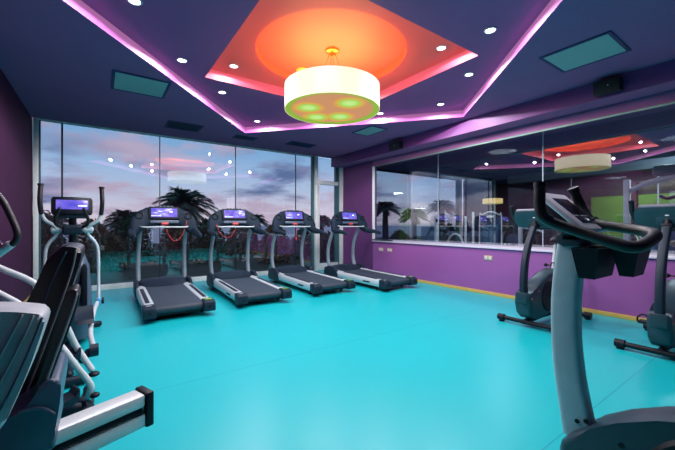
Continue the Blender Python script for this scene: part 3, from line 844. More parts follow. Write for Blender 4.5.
# ------------------------------------------------------------------ elliptical trainer by the window (+Y is the way the user faces)
def make_elliptical(label, loc, rz):
    E = empty('elliptical_trainer', label, 'elliptical trainer', loc, rz)
    # front housing
    rings = []
    for z, w, d in ((.06, .19, .34), (.25, .20, .38), (.5, .195, .34), (.80, .17, .26), (.93, .12, .18), (.99, .05, .08)):
        rings.append(superring(0, .10, z, w, d, 0, e=3, axis='z'))
    hs = MB().loft(rings).build('drive_housing', 'charcoal_light', E, sharp=55)
    MB().prism([(.09, .42), (.09, .80), (.105, .84), (.13, .84), (.145, .80), (.145, .42)], 'y', -.29, -.14, .006).build('housing_slot', 'black_plastic', hs)
    MB().tube([(0, .16, .75), (0, .12, 1.0), (0, .05, 1.22), (0, -.02, 1.36)], .05, ry=.04, n=16).build('mast', 'black_plastic', E)
    MB().box((0, -.01, 1.20), (.20, .14, .11), bev=.03, seg=3).build('pivot_block', 'charcoal', E)
    MB().tube([(-.20, .03, 1.20), (.20, .03, 1.20)], .028, n=16, smooth=0).build('pivot_axle', 'steel_silver', E)
    tilt = -.18
    con = MB().loft([superring(x_, -.05, 1.45, .03 * k, .10 * k, tilt, e=4) for x_, k in ((-.20, .7), (-.185, .95), (0, 1), (.185, .95), (.20, .7))]).build('console', 'black_plastic', E, sharp=55)
    MB().box((0, -.083, 1.465), (.31, .006, .10), rot=(tilt, 0, 0), bev=.002).build('screen', 'screen_purple', con)
    MB().box((.10, -.0885, 1.455), (.09, .003, .014), rot=(tilt, 0, 0)).build('screen_mark', 'screen_mark', con)
    MB().box((0, -.03, 1.345), (.30, .08, .05), bev=.015).build('console_shelf', 'charcoal', con)
    # fixed inner grips
    for s in (-1, 1):
        MB().tube([(s * .04, .0, 1.22), (s * .13, -.10, 1.24), (s * .155, -.2, 1.30), (s * .11, -.25, 1.42)], .017, n=12).build('fixed_grip', 'grip_black', E)
        sw = MB().tube([(s * .29, -.02, 1.38), (s * .255, -.02, 1.30), (s * .165, .0, 1.235), (s * .155, .03, 1.15), (s * .225, .05, 1.06), (s * .26, .06, .95), (s * .265, .05, .62), (s * .265, .0, .42)], .019, n=14, smooth=7).build('swing_arm', 'steel_silver', E)
        MB().tube([(s * .29, -.03, 1.37), (s * .30, -.05, 1.50), (s * .295, -.03, 1.65)], .025, n=14).cyl((s * .295, -.03, 1.655), (s * .295, -.03, 1.675), .031).build('hand_grip', 'grip_black', sw)
        MB().cyl((s * .12, .03, 1.20), (s * .20, .03, 1.20), .04, n=20).build('pivot_bush', 'steel_silver', sw)
        MB().box((s * .265, -.0, .40), (.06, .07, .07), bev=.012).build('lower_joint', 'pale_blue_plastic' , sw)
        MB().cyl((s * .29, .0, .40), (s * .32, .0, .40), .035).build('joint_cap', 'black_plastic', sw)
        # pedal arms sweep back and rest on crank
        pa = MB().tube([(s * .25, 0, .39), (s * .20, -.35, .34), (s * .165, -.8, .27), (s * .185, -1.2, .22)], .024, n=14, smooth=6).build('pedal_arm', 'steel_silver', E)
        MB().prism([(-.75, .335), (-.72, .37), (-.66, .345), (-.44, .375), (-.38, .43), (-.35, .43), (-.37, .35), (-.42, .325)], 'x', s * .04, s * .20, .01, 2).build('foot_plate', 'charcoal', pa)
        MB().cyl((s * .15, -1.2, .22), (s * .22, -1.2, .22), .05).build('crank_collar', 'charcoal', pa)
        MB().tube([(s * .15, -1.2, .22), (s * .10, -1.2, .16), (s * .09, -1.0, .12)], .03, n=12).build('crank', 'charcoal', E)
    base = MB().tube([(0, .4, .07), (0, -.4, .07), (0, -1.25, .07)], .035, n=12)
    base.tube([(-.3, .45, .04), (.3, .45, .04)], .035, n=12, smooth=0).tube([(-.12, -1.3, .04), (.12, -1.3, .04)], .035, n=12, smooth=0)
    base.build('base_frame', 'charcoal', E)
    return E
make_elliptical('elliptical trainer with purple screen standing by the left end of the window wall', (-.245, 4.62, 0), math.radians(2)).scale = (.87, 1, 1)

# second elliptical: only its near swing grip and linkage tubes reach into the frame
E2 = empty('elliptical_trainer', 'elliptical trainer cut off by the left edge, pale tubes crossing behind the black padded seat', 'elliptical trainer', (-.55, 2.95, 0))
base = V((-.55, 2.95, 0))
def W(px, py, t): return ondepth(px, py, t) - base
gr = MB().tube([W(-22, 188, 2.15), W(-8, 190, 2.15), W(2, 200, 2.15), W(11, 217, 2.15), W(17, 232, 2.15), W(16, 240, 2.15), W(10, 246, 2.15)], .019, n=14).build('swing_grip', 'grip_black', E2)
ar = MB().tube([W(11, 244, 2.15), W(0, 252, 2.15), W(-20, 266, 2.17)], .026, n=14).build('swing_arm', 'white_steel', E2)
MB().tube([W(-14, 240, 2.13), W(-2, 242, 2.13), W(1, 248, 2.13), W(-4, 254, 2.13)], .012, n=10).build('grip_bracket', 'chrome', ar)
t1 = MB().tube([W(-40, 250, 2.3), W(0, 268, 2.3), W(38, 286, 2.32), W(62, 318, 2.36), W(76, 346, 2.4), W(92, 370, 2.42)], .020, n=14).build('linkage_tube', 'white_steel', E2)
MB().ball(W(94, 374, 2.42), .035, 1, 1, .5).build('rubber_foot', 'black_plastic', t1)
t2 = MB().tube([W(-40, 274, 2.15), W(0, 294, 2.15), W(28, 311, 2.16), W(58, 343, 2.2), W(76, 366, 2.22), W(90, 384, 2.25), W(90, 392, 2.25), W(85, 406, 2.25)], .020, n=14).build('linkage_tube', 'white_steel', E2)
MB().ball(W(95, 395, 2.25), .028, 1, 1, .6).build('rubber_foot', 'black_plastic', t2)
c2 = MB().tube([W(60, 414, 2.2), W(72, 409, 2.2), W(86, 407, 2.24)], .034, n=14).build('crank', 'charcoal', E2)
MB().cyl(W(82, 408, 2.2), W(89, 407, 2.24), .042).build('crank_collar', 'charcoal', c2)
for (px, py, t, s) in ((63, 360, 2.35, .10), (64, 402, 2.1, .075)):
    c = W(px, py, t)
    f = MB().prism([(-s * 1.3, 0), (-s * 1.2, .02), (-s * .3, .014), (s * .6, .03), (s * .8, .07), (s * .9, .07), (s * .85, .0), (s * .3, -.02)], 'x', -.06, .06, .01, 2)
    fo = f.build('foot_plate', 'charcoal', E2); fo.location = c; fo.rotation_euler = (0, 0, math.radians(-70))
# its base on the floor, and a drive body beyond the frame's left edge
MB().prism([(-.25, .03), (-.28, .35), (-.15, .62), (.12, .66), (.25, .4), (.25, .03)], 'x', -.30, -.06, .03, 3).build('drive_housing', 'charcoal_light', E2)
bs = MB().tube([(-.15, -.1, .05), (.15, .0, .05), W(88, 410, 2.3).to_2d().to_3d() + V((0, 0, .05))], .035, n=12)
bs.tube([W(88, 410, 2.3).to_2d().to_3d() + V((0, .25, .04)), W(88, 410, 2.3).to_2d().to_3d() + V((0, -.2, .04))], .035, n=12, smooth=0)
bs.tube([(-.2, -.45, .04), (-.2, .4, .04)], .035, n=12, smooth=0)
bs.build('base_frame', 'charcoal', E2)
MB().tube([W(88, 407, 2.24), W(88, 410, 2.3).to_2d().to_3d() + V((0, 0, .05))], .026, n=12, smooth=0).build('rear_strut', 'charcoal', E2)
MB().tube([(-.2, .0, .6), W(-30, 262, 2.2)], .03, n=12, smooth=0).build('mast', 'charcoal', E2)

# ------------------------------------------------------------------ seated machine in the left foreground
SM = empty('recumbent_machine', 'black padded seat machine on a brushed alloy rail in the left foreground', 'exercise machine', (-.15, 1.75, 0))
sb = V((-.15, 1.75, 0))
def pad(out_px, Y0, Y1, name, material, bev=.02, parent=SM):
    pts = [ony(a, b, Y0) for a, b in out_px]
    P = cat_rom([V((p.x - sb.x, p.z, 0)) for p in pts] , 4)
    return MB().prism([(p.x, p.y) for p in P], 'y', Y0 - sb.y, Y1 - sb.y, bev, 4).build(name, material, parent, sharp=50)
big = [(60, 247), (72, 247), (80, 250), (81, 257), (78, 268), (71, 290), (60, 322), (48, 356), (34, 392), (20, 424), (8, 446), (-20, 446), (-12, 412), (0, 372), (12, 336), (24, 308), (37, 281), (48, 257)]
bp = pad(big, 1.62, 2.02, 'backrest', 'leather_black', .022)
mid = [(71, 290), (77, 290), (79, 296), (76, 310), (69, 330), (60, 354), (49, 384), (41, 404), (30, 404), (40, 374), (52, 338), (61, 308), (66, 293)]
lp = pad(mid, 1.46, 1.60, 'side_bolster', 'leather_black', .016)
near = [(-30, 312), (10, 312), (36, 314), (44, 318), (43, 328), (36, 349), (26, 376), (13, 405), (0, 430), (-30, 446), (-60, 400), (-50, 330)]
npad = pad(near, 1.20, 1.34, 'seat_cushion', 'leather_grey', .02)
# seams
def seam(px_pts, Y, r, name, mt, par):
    pts = [ony(a, b, Y) - sb for a, b in px_pts]
    MB().tube(pts, r, n=8).build(name, mt, par)
seam([(76, 250), (73, 266), (66, 288), (55, 318), (43, 350), (30, 384), (16, 416)], 1.615, .0035, 'seam', 'stitch', bp)
seam([(66, 252), (56, 272), (46, 296), (36, 322), (25, 352), (13, 384), (2, 414)], 1.616, .003, 'seam', 'charcoal_light', bp)
seam([(77, 294), (73, 308), (66, 328), (57, 352), (47, 380), (41, 398)], 1.455, .0035, 'seam', 'stitch', lp)
seam([(42, 318), (36, 334), (25, 360), (12, 388), (0, 410)], 1.194, .003, 'seam', 'charcoal_light', npad)
seam([(33, 316), (24, 336), (12, 360), (0, 382), (-10, 400)], 1.194, .003, 'seam', 'stitch', npad)
seam([(22, 315), (12, 334), (0, 356), (-12, 376)], 1.194, .003, 'seam', 'stitch', npad)
# moulded carriage linking pads to the rail
car = [(46, 381), (58, 380), (61, 388), (59, 408), (55, 430), (50, 452), (-10, 456), (-6, 430), (20, 412), (32, 400), (38, 388)]
cr_ = pad(car, 1.44, 1.74, 'carriage', 'charcoal_light', .012)
seam([(18, 413), (32, 409), (44, 409), (54, 414)], 1.435, .006, 'moulding', 'charcoal_light', cr_)
# alloy rail
p1, p0 = V((.160, 1.675, 0)), V((-.60, 1.375, 0))
d = (p1 - p0).normalized(); nrm = V((d.y, -d.x, 0))        # nrm faces the viewer
zt, zb = .537, .40
def railbox(b, a0, a1, o0, o1, z0, z1, bev=.006):
    c = p0 + d * ((a0 + a1) / 2) + nrm * ((o0 + o1) / 2); c.z = (z0 + z1) / 2
    b.box(c - sb, (abs(a1 - a0), abs(o1 - o0), abs(z1 - z0)), rot=(0, 0, math.atan2(d.y, d.x)), bev=bev); return b
L = (p1 - p0).length
rl = MB(); railbox(rl, 0, L - .02, -.045, .045, .483, zt, .012); railbox(rl, 0, L - .02, -.035, .03, .455, .485, .002); railbox(rl, 0, L - .02, -.045, .045, zb, .457, .008)
rail = rl.build('rail', 'alloy_brushed', SM)
railbox(MB(), .1, L - .03, .028, .034, .458, .482, .001).build('rail_slot', 'black_plastic', rail)
railbox(MB(), .1, L - .03, .040, .0465, .466, .470, 0).build('slot_lip', 'black_plastic', rail)
railbox(MB(), L - .02, L + .012, -.05, .05, zb - .004, zt + .004, .006).build('end_cap', 'black_plastic', rail)
lg = MB()
lg.prism([(-.10, .42), (.06, .42), (-.02, .22), (-.05, .04), (-.12, .04), (-.12, .22)], 'y', -.16, -.10, .008)
lg.build('support_leg', 'black_plastic', SM)
MB().tube([(-.08, -.42, .035), (-.08, .2, .035)], .035, n=14, smooth=0).build('floor_bar', 'charcoal', SM)
MB().tube([(-.62, -.42, .035), (-.62, .2, .035)], .035, n=14, smooth=0).build('floor_bar', 'charcoal', SM)
MB().tube([(-.62, -.1, .035), (-.08, -.1, .05)], .03, n=12, smooth=0).build('floor_beam', 'charcoal', SM)
MB().box((-.52, -.27, .22), (.09, .10, .40), bev=.02).build('support_leg', 'charcoal', SM)

# ------------------------------------------------------------------ next room beyond the glass
NX0, NX1 = GX, 14.0
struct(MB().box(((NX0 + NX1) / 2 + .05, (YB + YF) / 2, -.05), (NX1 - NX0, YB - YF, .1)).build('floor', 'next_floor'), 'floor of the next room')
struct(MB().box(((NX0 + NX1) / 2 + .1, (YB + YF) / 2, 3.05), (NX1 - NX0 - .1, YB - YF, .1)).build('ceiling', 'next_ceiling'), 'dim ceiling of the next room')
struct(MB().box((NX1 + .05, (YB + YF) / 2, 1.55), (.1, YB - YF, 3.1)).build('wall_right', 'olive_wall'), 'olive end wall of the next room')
struct(MB().box(((NX0 + NX1) / 2, YF - .06, 1.55), (NX1 - NX0, .12, 3.1)).build('wall_front', 'wall_purple_shaded'))
wz = MB().box((8.85, FY + .03, .3), (4.8, .1, .6), bev=.005).box((8.85, FY + .03, 3.0), (4.8, .08, .1))
wo = wz.build('window_7', 'sill_dark'); struct(wo, 'window wall of the next room showing palms')
for i in range(3): MB().box((7.2 + i * 1.6, FY + .036, 1.8), (1.59, .012, 2.4)).build('pane', 'window_glass', wo)
m = MB().m(0).box((11.30, FY, 1.5), (.1, .12, 3), bev=.004).m(1).box((11.2, FY + .03, 1.5), (.16, .08, 3))
struct(m.build('trim_13', ['alu_white', 'alu_teal']), 'window post in the next room')
struct(MB().box((11.9, 7.55, 1.5), (.5, .9, 3.0)).build('wall_back', 'wall_purple_shaded'), 'plum pier in the next room')
struct(MB().box((12.9, FY + .05, 1.5), (2.2, .1, 3.0)).build('wall_back', 'olive_wall'))
struct(MB().box((10.2, 1.2, 2.62), (.25, 8.4, .22), bev=.01).build('trim_14', 'next_beam'), 'grey beam across the next room')
wn = MB().box((10.2, 1.2, .03), (.1, 8.4, .06)); wo = wn.build('window_8', 'alu_teal'); struct(wo, 'glass screen inside the next room')
for i in range(5):
    MB().box((10.2, 4.6 - i * 1.7, 1.28), (.012, 1.68, 2.4)).build('pane', 'window_glass', wo)
    if i: MB().box((10.2, 5.45 - i * 1.7, 1.28), (.02, .02, 2.4)).build('glass_joint', 'joint_light', wo)
struct(MB().box((13.9, 4.0, 1.1), (.08, 1.0, 2.2)).build('wall_right', 'green_panel'), 'lime green wall panel in the next room')
struct(MB().box((13.9, 2.75, 1.1), (.08, 1.0, 2.2)).build('wall_right', 'green_panel'), 'lime green wall panel in the next room')
struct(MB().box((13.8, 3.38, 1.3), (.2, .24, 2.6)).build('trim_15', 'brown_column'), 'brown column between the lime green panels')
# added small drum in the next room, stands in for a pendant reflection
nl = empty('drum_pendant', 'small amber drum standing in for a reflection of the pendant above the weight stack', 'pendant lamp', (10.9, 6.35, 2.06))
MB().lathe([(.31, -.08), (.315, -.08), (.315, .08), (.31, .08)], n=48, close=True).build('shade', 'lamp_reflection_glow', nl)
MB().cyl((0, 0, -.07), (0, 0, -.065), .308, n=40).build('diffuser', 'shade_rim', nl)
MB().tube([(0, 0, -.07), (0, 0, .94)], .005, n=6, smooth=0).build('suspension_wire', 'wire', nl)
area('next_room_fill', (10.9, 6.35, 1.95), (0, 0, 0), .5, 10, (1, .85, .6))  # added light below the stand-in drum
area('next_room_fill', (9.2, 1.5, 2.95), (0, 0, 0), .6, 60, (.85, .95, 1))  # this and the next two: added lights without fixtures, brighten the room
area('next_room_fill', (7.6, 4.2, 2.95), (0, 0, 0), .6, 40, (.8, .9, 1))
area('next_room_fill', (12.6, 3.2, 2.9), (0, 0, 0), .8, 50, (.95, 1, .9))
# weight stack machine
ws = empty('weight_machine', 'weight stack machine with an arched top behind the glass, beside the purple pier', 'weight machine', (8.0, 4.72, 0), math.radians(-58), 'weight machines in the next room')
arc = [(-.25, .02), (-.25, 1.46)] + [(-.25 + .5 * i / 10, 1.46 + .12 * math.sin(PI * i / 10)) for i in range(1, 10)] + [(.25, 1.46), (.25, .02)]
MB().prism(arc, 'y', -.03, .06, .01, 2).build('cover', 'shroud_blue', ws)
MB().tube([(-.25, -.04, .1), (-.25, -.04, 1.46)] + [(-.25 + .5 * i / 10, -.04, 1.46 + .12 * math.sin(PI * i / 10)) for i in range(1, 10)] + [(.25, -.04, 1.46), (.25, -.04, .1)], .014, n=8, smooth=2).build('cover_trim', 'white_steel', ws)
b = MB()
for i in range(14): b.box((0, -.06, .25 + i * .075), (.34, .06, .066), bev=.004)
b.build('weight_stack', 'stack_teal', ws)
for s in (-1, 1): MB().cyl((s * .10, -.10, .2), (s * .10, -.10, 1.42), .010).build('guide_rod', 'chrome', ws)
MB().box((0, -.045, 1.46), (.16, .02, .05), bev=.004).build('name_plate', 'white_steel', ws)
for (x_, h_) in ((-.40, 1.58), (-.58, 1.48)):
    MB().box((x_, .0, h_ / 2), (.055, .08, h_), bev=.01).build('frame_post', 'white_steel', ws)
MB().box((-.3, .2, .05), (.9, .5, .06), bev=.01).build('base', 'white_steel', ws)
# low machine with pale arch
c = onx(456, 240, 8.1)
a1 = empty('rowing_machine', 'dark low machine with a pale curved tube behind the glass below the palms', 'exercise machine', (c.x, c.y, 0), 0)
MB().tube([(0, .28, .70), (0, .20, .90), (0, .04, 1.0), (0, -.13, .93), (0, -.22, .74), (0, -.24, .55)], .03, n=12).build('arched_tube', 'white_steel', a1)
MB().prism([(.28, .02), (.28, .68), (.16, .84), (0, .9), (-.15, .82), (-.2, .6), (-.25, .02)], 'x', -.05, .05, .02, 2).build('flywheel_housing', 'black_plastic', a1)
MB().tube([(0, .2, .8), (0, .3, 1.05), (0, .42, 1.12)], .02, n=10).build('handle', 'grip_black', a1)
c = onx(436, 230, 8.0)
a2 = empty('cable_column', 'slim white pulley column behind the glass in front of the palms', 'exercise machine', (c.x, c.y, 0), 0)
MB().box((0, 0, .74), (.07, .07, 1.47), bev=.01).build('column', 'white_steel', a2)
MB().box((0, 0, .03), (.5, .3, .05), bev=.01).build('base', 'white_steel', a2)
MB().box((.25, .42, .65), (.3, .5, 1.1), bev=.04).build('weight_cover', 'stack_teal', a2)
MB().cyl((0, -.04, 1.38), (0, -.07, 1.38), .05).build('pulley', 'black_plastic', a2)
c = onx(508, 240, 7.6)
a3 = empty('bench_press', 'dark padded bench machine behind the glass between weight stack and bike', 'exercise machine', (c.x + .3, c.y, 0), math.radians(20))
MB().box((0, 0, .90), (.5, .16, .3), rot=(.3, 0, 0), bev=.04).build('backrest', 'leather_black', a3)
MB().box((0, -.3, .5), (.4, .4, .1), bev=.03).build('seat', 'leather_black', a3)
MB().tube([(0, -.5, .03), (0, .3, .03), (0, .2, .8)], .03, n=10).tube([(-.3, .3, .03), (.3, .3, .03)], .03, n=10, smooth=0).build('frame', 'white_steel', a3)
for s in (-1, 1): MB().cyl((s * .36, .0, .93), (s * .44, .0, .93), .13, n=24).build('weight_plate', 'charcoal_light', a3)
c = onx(526, 240, 7.5)
a5 = empty('cable_column', 'pale post of a pulley station behind the glass, left of the farther bike console', 'exercise machine', (c.x, c.y, 0), 0)
MB().box((0, .12, .72), (.07, .07, 1.32), bev=.01).build('column', 'white_steel', a5)
MB().box((0, .0, .03), (.4, .4, .06), bev=.01).build('base', 'white_steel', a5)
MB().tube([(0, .12, 1.2), (0, -.2, 1.15), (0, -.35, 1.1)], .02, n=10).build('arm', 'white_steel', a5)
# big frame machine, right
pA = onx(627, 180, 8.4)
a4 = empty('cable_crossover', 'big pale steel cable machine with an arched top beam behind the glass at the right', 'weight machine', (pA.x, pA.y, 0), 0, 'weight machines in the next room')
H = pA.z
MB().box((0, 0, H / 2), (.10, .10, H), bev=.012).build('frame_post', 'white_steel', a4)
MB().box((0, -2.2, H / 2), (.10, .10, H), bev=.012).build('frame_post', 'white_steel', a4)
MB().tube([(0, -.04, H - .22), (0, -.35, H - .08), (0, -1.1, H + .05), (0, -1.85, H - .08), (0, -2.16, H - .22)], .05, ry=.035, n=12).build('top_beam', 'white_steel', a4)
MB().box((0, -.62, H + .12), (.12, .50, .20), bev=.05, seg=3).build('pulley_housing', 'next_beam', a4)
MB().cyl((-.07, -.9, H + .16), (.07, -.9, H + .16), .09, n=24).build('pulley', 'black_plastic', a4)
MB().box((.1, -.45, .85), (.22, .5, 1.5), bev=.03).build('weight_cover', 'stack_teal', a4)
MB().box((.1, -1.75, .85), (.22, .5, 1.5), bev=.03).build('weight_cover', 'stack_teal', a4)
MB().box((0, -1.1, .03), (.5, 2.4, .06), bev=.01).build('base', 'white_steel', a4)
b = MB()
for k in range(2): b.tube([(-.1, -.5 - k * 1.1, H - .35), (-.12, -.6 - k * 1.1, H - .40), (-.1, -.75 - k * 1.1, H - .36)], .03, n=10)
b.build('pull_handle', 'black_plastic', a4)

# ------------------------------------------------------------------ outside
struct(MB().box((6, 18, -.25), (60, 20, .3)).build('ground', 'soil'), 'dark planted ground outside the windows')
sea = MB().quad((-1500, 24, -4), (1500, 24, -4), (1500, 3000, -4), (-1500, 3000, -4)).build('sea', 'sea'); struct(sea, 'sea at dusk')

def make_palm(name, loc, H, R, seed, label, nfr=34, dead=True):
    rnd = random.Random(seed)
    P = empty(name, label, 'palm tree', loc, rnd.random() * 6, 'palms outside the window wall')
    tr = []
    for i in range(16):
        z = H * i / 15; r = .17 * (1 - .35 * i / 15) * (1.12 if i % 2 else 1)
        tr.append([V((r * math.cos(2 * PI * j / 12) + .06 * math.sin(z), r * math.sin(2 * PI * j / 12), z)) for j in range(12)])
    MB().loft(tr).build('trunk', 'trunk', P)
    top = V((.06 * math.sin(H), 0, H))
    def fronds(n, e0, e1, length, droop, nm, mt, lw):
        b = MB()
        for k in range(n):
            az = 2 * PI * (k * .618 + rnd.random() * .08); el = math.radians(e0 + (e1 - e0) * (k + .5) / n)
            Lf = length * rnd.uniform(.85, 1.1)
            pts = []
            for i in range(13):
                q = i / 12
                hx = Lf * q * math.cos(el) ; z = Lf * q * math.sin(el) - droop * Lf * q * q
                pts.append(top + V((hx * math.cos(az), hx * math.sin(az), z)))
            for i in range(12):
                a, c = pts[i], pts[i + 1]
                dd = (c - a).normalized(); side = dd.cross(V((0, 0, 1))).normalized()
                b.quad(a - side * .015, a + side * .015, c + side * .012, c - side * .012)
                if i < 1: continue
                for j in range(3):
                    o_ = a.lerp(c, j / 3)
                    q = (i + j / 3) / 12
                    ll = lw * Lf * (math.sin(PI * min(1, q * .85 + .12)) ** .6) * rnd.uniform(.8, 1.15)
                    for s in (-1, 1):
                        tip = o_ + side * s * ll * .8 + dd * ll * .75 + V((0, 0, -ll * rnd.uniform(.1, .5)))
                        wv = dd * .035
                        b._add([o_ - wv, o_ + wv, tip], [(0, 1, 2)])
        b.build(nm, mt, P, normals=False, weld=False)
    fronds(nfr, 5, 75, R, .55, 'fronds', 'frond', .30)
    if dead: fronds(26, -65, -10, R * .8, .25, 'dead_fronds', 'frond_dead', .26)
    return P
def palm_at(px, py, t, rpx, seed, label, dead=True, base=-.1):
    c = ondepth(px, py, t); R = rpx * t / 337.5
    make_palm('palm_tree', (c.x, c.y, base), c.z - base, R * 1.15, seed, label, dead=dead)
palm_at(184, 205, 15, 31, 1, 'tallest shaggy palm outside, behind the reflection of the pendant')
palm_at(124, 222, 15.5, 22, 2, 'palm outside between the elliptical trainer and the left treadmill')
palm_at(255, 222, 17, 15, 3, 'small palm outside between the second and third treadmill consoles', dead=False)
palm_at(52, 226, 14, 22, 9, 'palm outside at the left end of the glass behind the elliptical trainer')
palm_at(322, 222, 18, 14, 10, 'small palm outside seen past the terrace door post', dead=False)
palm_at(386, 209, 16, 15, 4, 'palm seen through the next room window, the left one of three', dead=False)
palm_at(414, 216, 17, 15, 5, 'palm seen through the next room window, the middle lower one', dead=False)
palm_at(441, 208, 16.5, 15, 6, 'palm seen through the next room window, the right upright one', dead=False)

def make_shrub(px, ptop, t, wpx, mt, seed, label):
    rnd = random.Random(seed)
    c = ondepth(px, 225, t); top = ondepth(px, ptop, t).z; w = wpx * .72 * t / 337.5
    S = empty('shrub', label, 'shrub', (c.x, c.y, -.1), 0, 'shrubs outside the window wall')
    hgt = top + .1
    b = MB()
    for k in range(1500):
        a = rnd.random() * 2 * PI; h = rnd.random() ** .8
        rr = w * (1 - h ** 3) ** .5 * rnd.uniform(.35, 1.0) * (1 + .25 * noise.noise(V((a * 2, h * 3, seed))))
        p = V((rr * math.cos(a), rr * .7 * math.sin(a), h * hgt * (1 + .15 * noise.noise(V((math.cos(a) * 3, math.sin(a) * 3, seed + 5))))))
        d1 = V((rnd.uniform(-1, 1), rnd.uniform(-1, 1), rnd.uniform(-.4, 1))).normalized(); d2 = d1.cross(V((rnd.uniform(-1, 1), rnd.uniform(-1, 1), rnd.uniform(-1, 1)))).normalized()
        s = rnd.uniform(.06, .13)
        b._add([p - d2 * s * .35, p + d1 * s, p + d2 * s * .35, p - d1 * s], [(0, 1, 2, 3)])
    b.build('foliage', mt, S, normals=False, weld=False)
    b = MB()
    for k in range(7):
        a = 2 * PI * k / 7
        b.tube([(0, 0, 0), (w * .25 * math.cos(a), w * .2 * math.sin(a), hgt * .4), (w * .5 * math.cos(a), w * .4 * math.sin(a), hgt * .8)], .025, n=6, rs=[1, .7, .3])
    b.build('stems', 'trunk', S)
sh = [(44, 214, 12, 26, 'leaf_dark', 'dark shrub outside at the left end of the glass'),
      (92, 222, 11.2, 28, 'leaf_brown', 'brownish shrub outside right of the elliptical trainer'),
      (130, 220, 12.5, 30, 'leaf_dark', 'dark shrub outside left of the first treadmill'),
      (176, 220, 13.5, 22, 'leaf_brown', 'brownish shrub outside behind the first treadmill'),
      (208, 222, 12, 26, 'leaf_dark', 'dark shrub outside between the first two treadmills'),
      (240, 226, 14, 24, 'leaf_brown', 'brownish shrub outside behind the second treadmill'),
      (275, 227, 12, 24, 'leaf_brown', 'brownish shrub outside behind the third treadmill'),
      (303, 230, 13.6, 18, 'leaf_dark', 'dark shrub outside left of the door post'),
      (330, 234, 13, 18, 'leaf_olive', 'olive shrub outside through the terrace door'),
      (110, 236, 10, 24, 'leaf_olive', 'low olive shrub close to the glass left of the first treadmill'),
      (400, 232, 14, 22, 'leaf_dark', 'dark shrub seen through the next room window, left'),
      (448, 226, 14, 20, 'leaf_dark', 'dark shrub seen through the next room window, right')]
for i, (px, pt, t, w, mt, lb) in enumerate(sh): make_shrub(px, pt, t, w, mt, 20 + i, lb)

# ------------------------------------------------------------------ sky
w = bpy.data.worlds.new('dusk_sky'); scene.world = w; w.use_nodes = True
nt = w.node_tree; nt.nodes.clear()
N = nt.nodes.new; Lk = nt.links.new
out = N('ShaderNodeOutputWorld'); bg = N('ShaderNodeBackground'); Lk(bg.outputs[0], out.inputs[0])
tc = N('ShaderNodeTexCoord'); sep = N('ShaderNodeSeparateXYZ'); Lk(tc.outputs['Generated'], sep.inputs[0])
ramp = N('ShaderNodeValToRGB'); e = ramp.color_ramp.elements
e[0].position = 0.0; e[0].color = lin((60, 84, 112)); e[1].position = 1.0; e[1].color = lin((70, 90, 150))
for ps, c in ((.495, (66, 92, 124)), (.505, (196, 172, 180)), (.55, (160, 166, 188)), (.60, (116, 148, 182)), (.72, (98, 128, 168))):
    k = e.new(ps); k.color = lin(c)
mr = N('ShaderNodeMapRange'); mr.inputs['From Min'].default_value = -1; mr.inputs['From Max'].default_value = 1
Lk(sep.outputs['Z'], mr.inputs['Value']); Lk(mr.outputs[0], ramp.inputs['Fac'])
zz = N('ShaderNodeMath'); zz.operation = 'ADD'; Lk(sep.outputs['Z'], zz.inputs[0]); zz.inputs[1].default_value = .22
zm = N('ShaderNodeMath'); zm.operation = 'MAXIMUM'; Lk(zz.outputs[0], zm.inputs[0]); zm.inputs[1].default_value = .05
dv = N('ShaderNodeVectorMath'); dv.operation = 'DIVIDE'; Lk(tc.outputs['Generated'], dv.inputs[0])
cb = N('ShaderNodeCombineXYZ')
for i in range(3): Lk(zm.outputs[0], cb.inputs[i])
Lk(cb.outputs[0], dv.inputs[1])
n1 = N('ShaderNodeTexNoise'); n1.inputs['Scale'].default_value = 2.0; n1.inputs['Detail'].default_value = 7; n1.inputs['Roughness'].default_value = .55
Lk(dv.outputs[0], n1.inputs['Vector'])
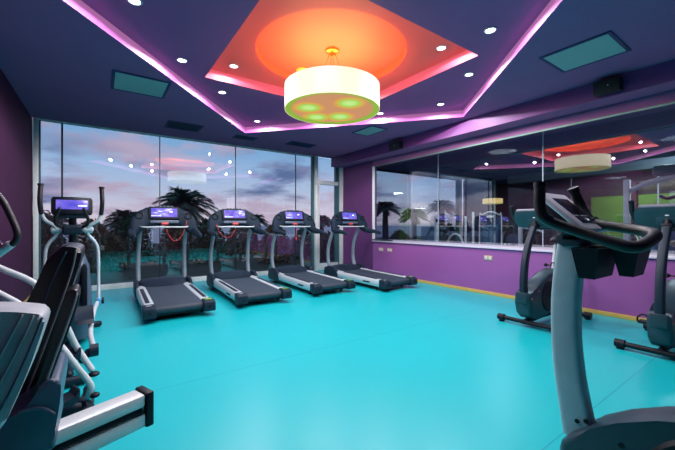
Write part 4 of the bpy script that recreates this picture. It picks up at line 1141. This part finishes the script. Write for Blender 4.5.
r1 = N('ShaderNodeValToRGB'); r1.color_ramp.elements[0].position = .45; r1.color_ramp.elements[1].position = .60
Lk(n1.outputs['Fac'], r1.inputs['Fac'])
n2 = N('ShaderNodeTexNoise'); n2.inputs['Scale'].default_value = .9; n2.inputs['Detail'].default_value = 3
mp = N('ShaderNodeMapping'); mp.inputs['Location'].default_value = (3, 7, 1); Lk(dv.outputs[0], mp.inputs[0]); Lk(mp.outputs[0], n2.inputs['Vector'])
r2 = N('ShaderNodeValToRGB'); r2.color_ramp.elements[0].position = .42; r2.color_ramp.elements[1].position = .58
r2.color_ramp.elements[0].color = lin((76, 90, 126)); r2.color_ramp.elements[1].color = lin((168, 144, 162))
Lk(n2.outputs['Fac'], r2.inputs['Fac'])
ab = N('ShaderNodeMath'); ab.operation = 'GREATER_THAN'; Lk(sep.outputs['Z'], ab.inputs[0]); ab.inputs[1].default_value = 0.0
fm = N('ShaderNodeMath'); fm.operation = 'MULTIPLY'; Lk(r1.outputs['Color'], fm.inputs[0]); Lk(ab.outputs[0], fm.inputs[1])
f2 = N('ShaderNodeMath'); f2.operation = 'MULTIPLY'; Lk(fm.outputs[0], f2.inputs[0]); f2.inputs[1].default_value = .92
mx = N('ShaderNodeMix'); mx.data_type = 'RGBA'
Lk(f2.outputs[0], mx.inputs['Factor']); Lk(ramp.outputs['Color'], mx.inputs['A']); Lk(r2.outputs['Color'], mx.inputs['B'])
Lk(mx.outputs['Result'], bg.inputs['Color']); bg.inputs['Strength'].default_value = 2.0

# ------------------------------------------------------------------ view
vs = scene.view_settings
scene.display_settings.display_device = 'sRGB'
vs.view_transform = 'Standard'; vs.look = 'None'; vs.gamma = 1.0; vs.exposure = 0.0; vs.use_curve_mapping = False
cy = scene.cycles
cy.max_bounces = 8; cy.diffuse_bounces = 4; cy.glossy_bounces = 4; cy.transparent_max_bounces = 24; cy.transmission_bounces = 4
cy.use_denoising = True
try: cy.denoiser = 'OPENIMAGEDENOISE'
except Exception: pass
cy.sample_clamp_indirect = 4.0; cy.caustics_reflective = False; cy.caustics_refractive = False
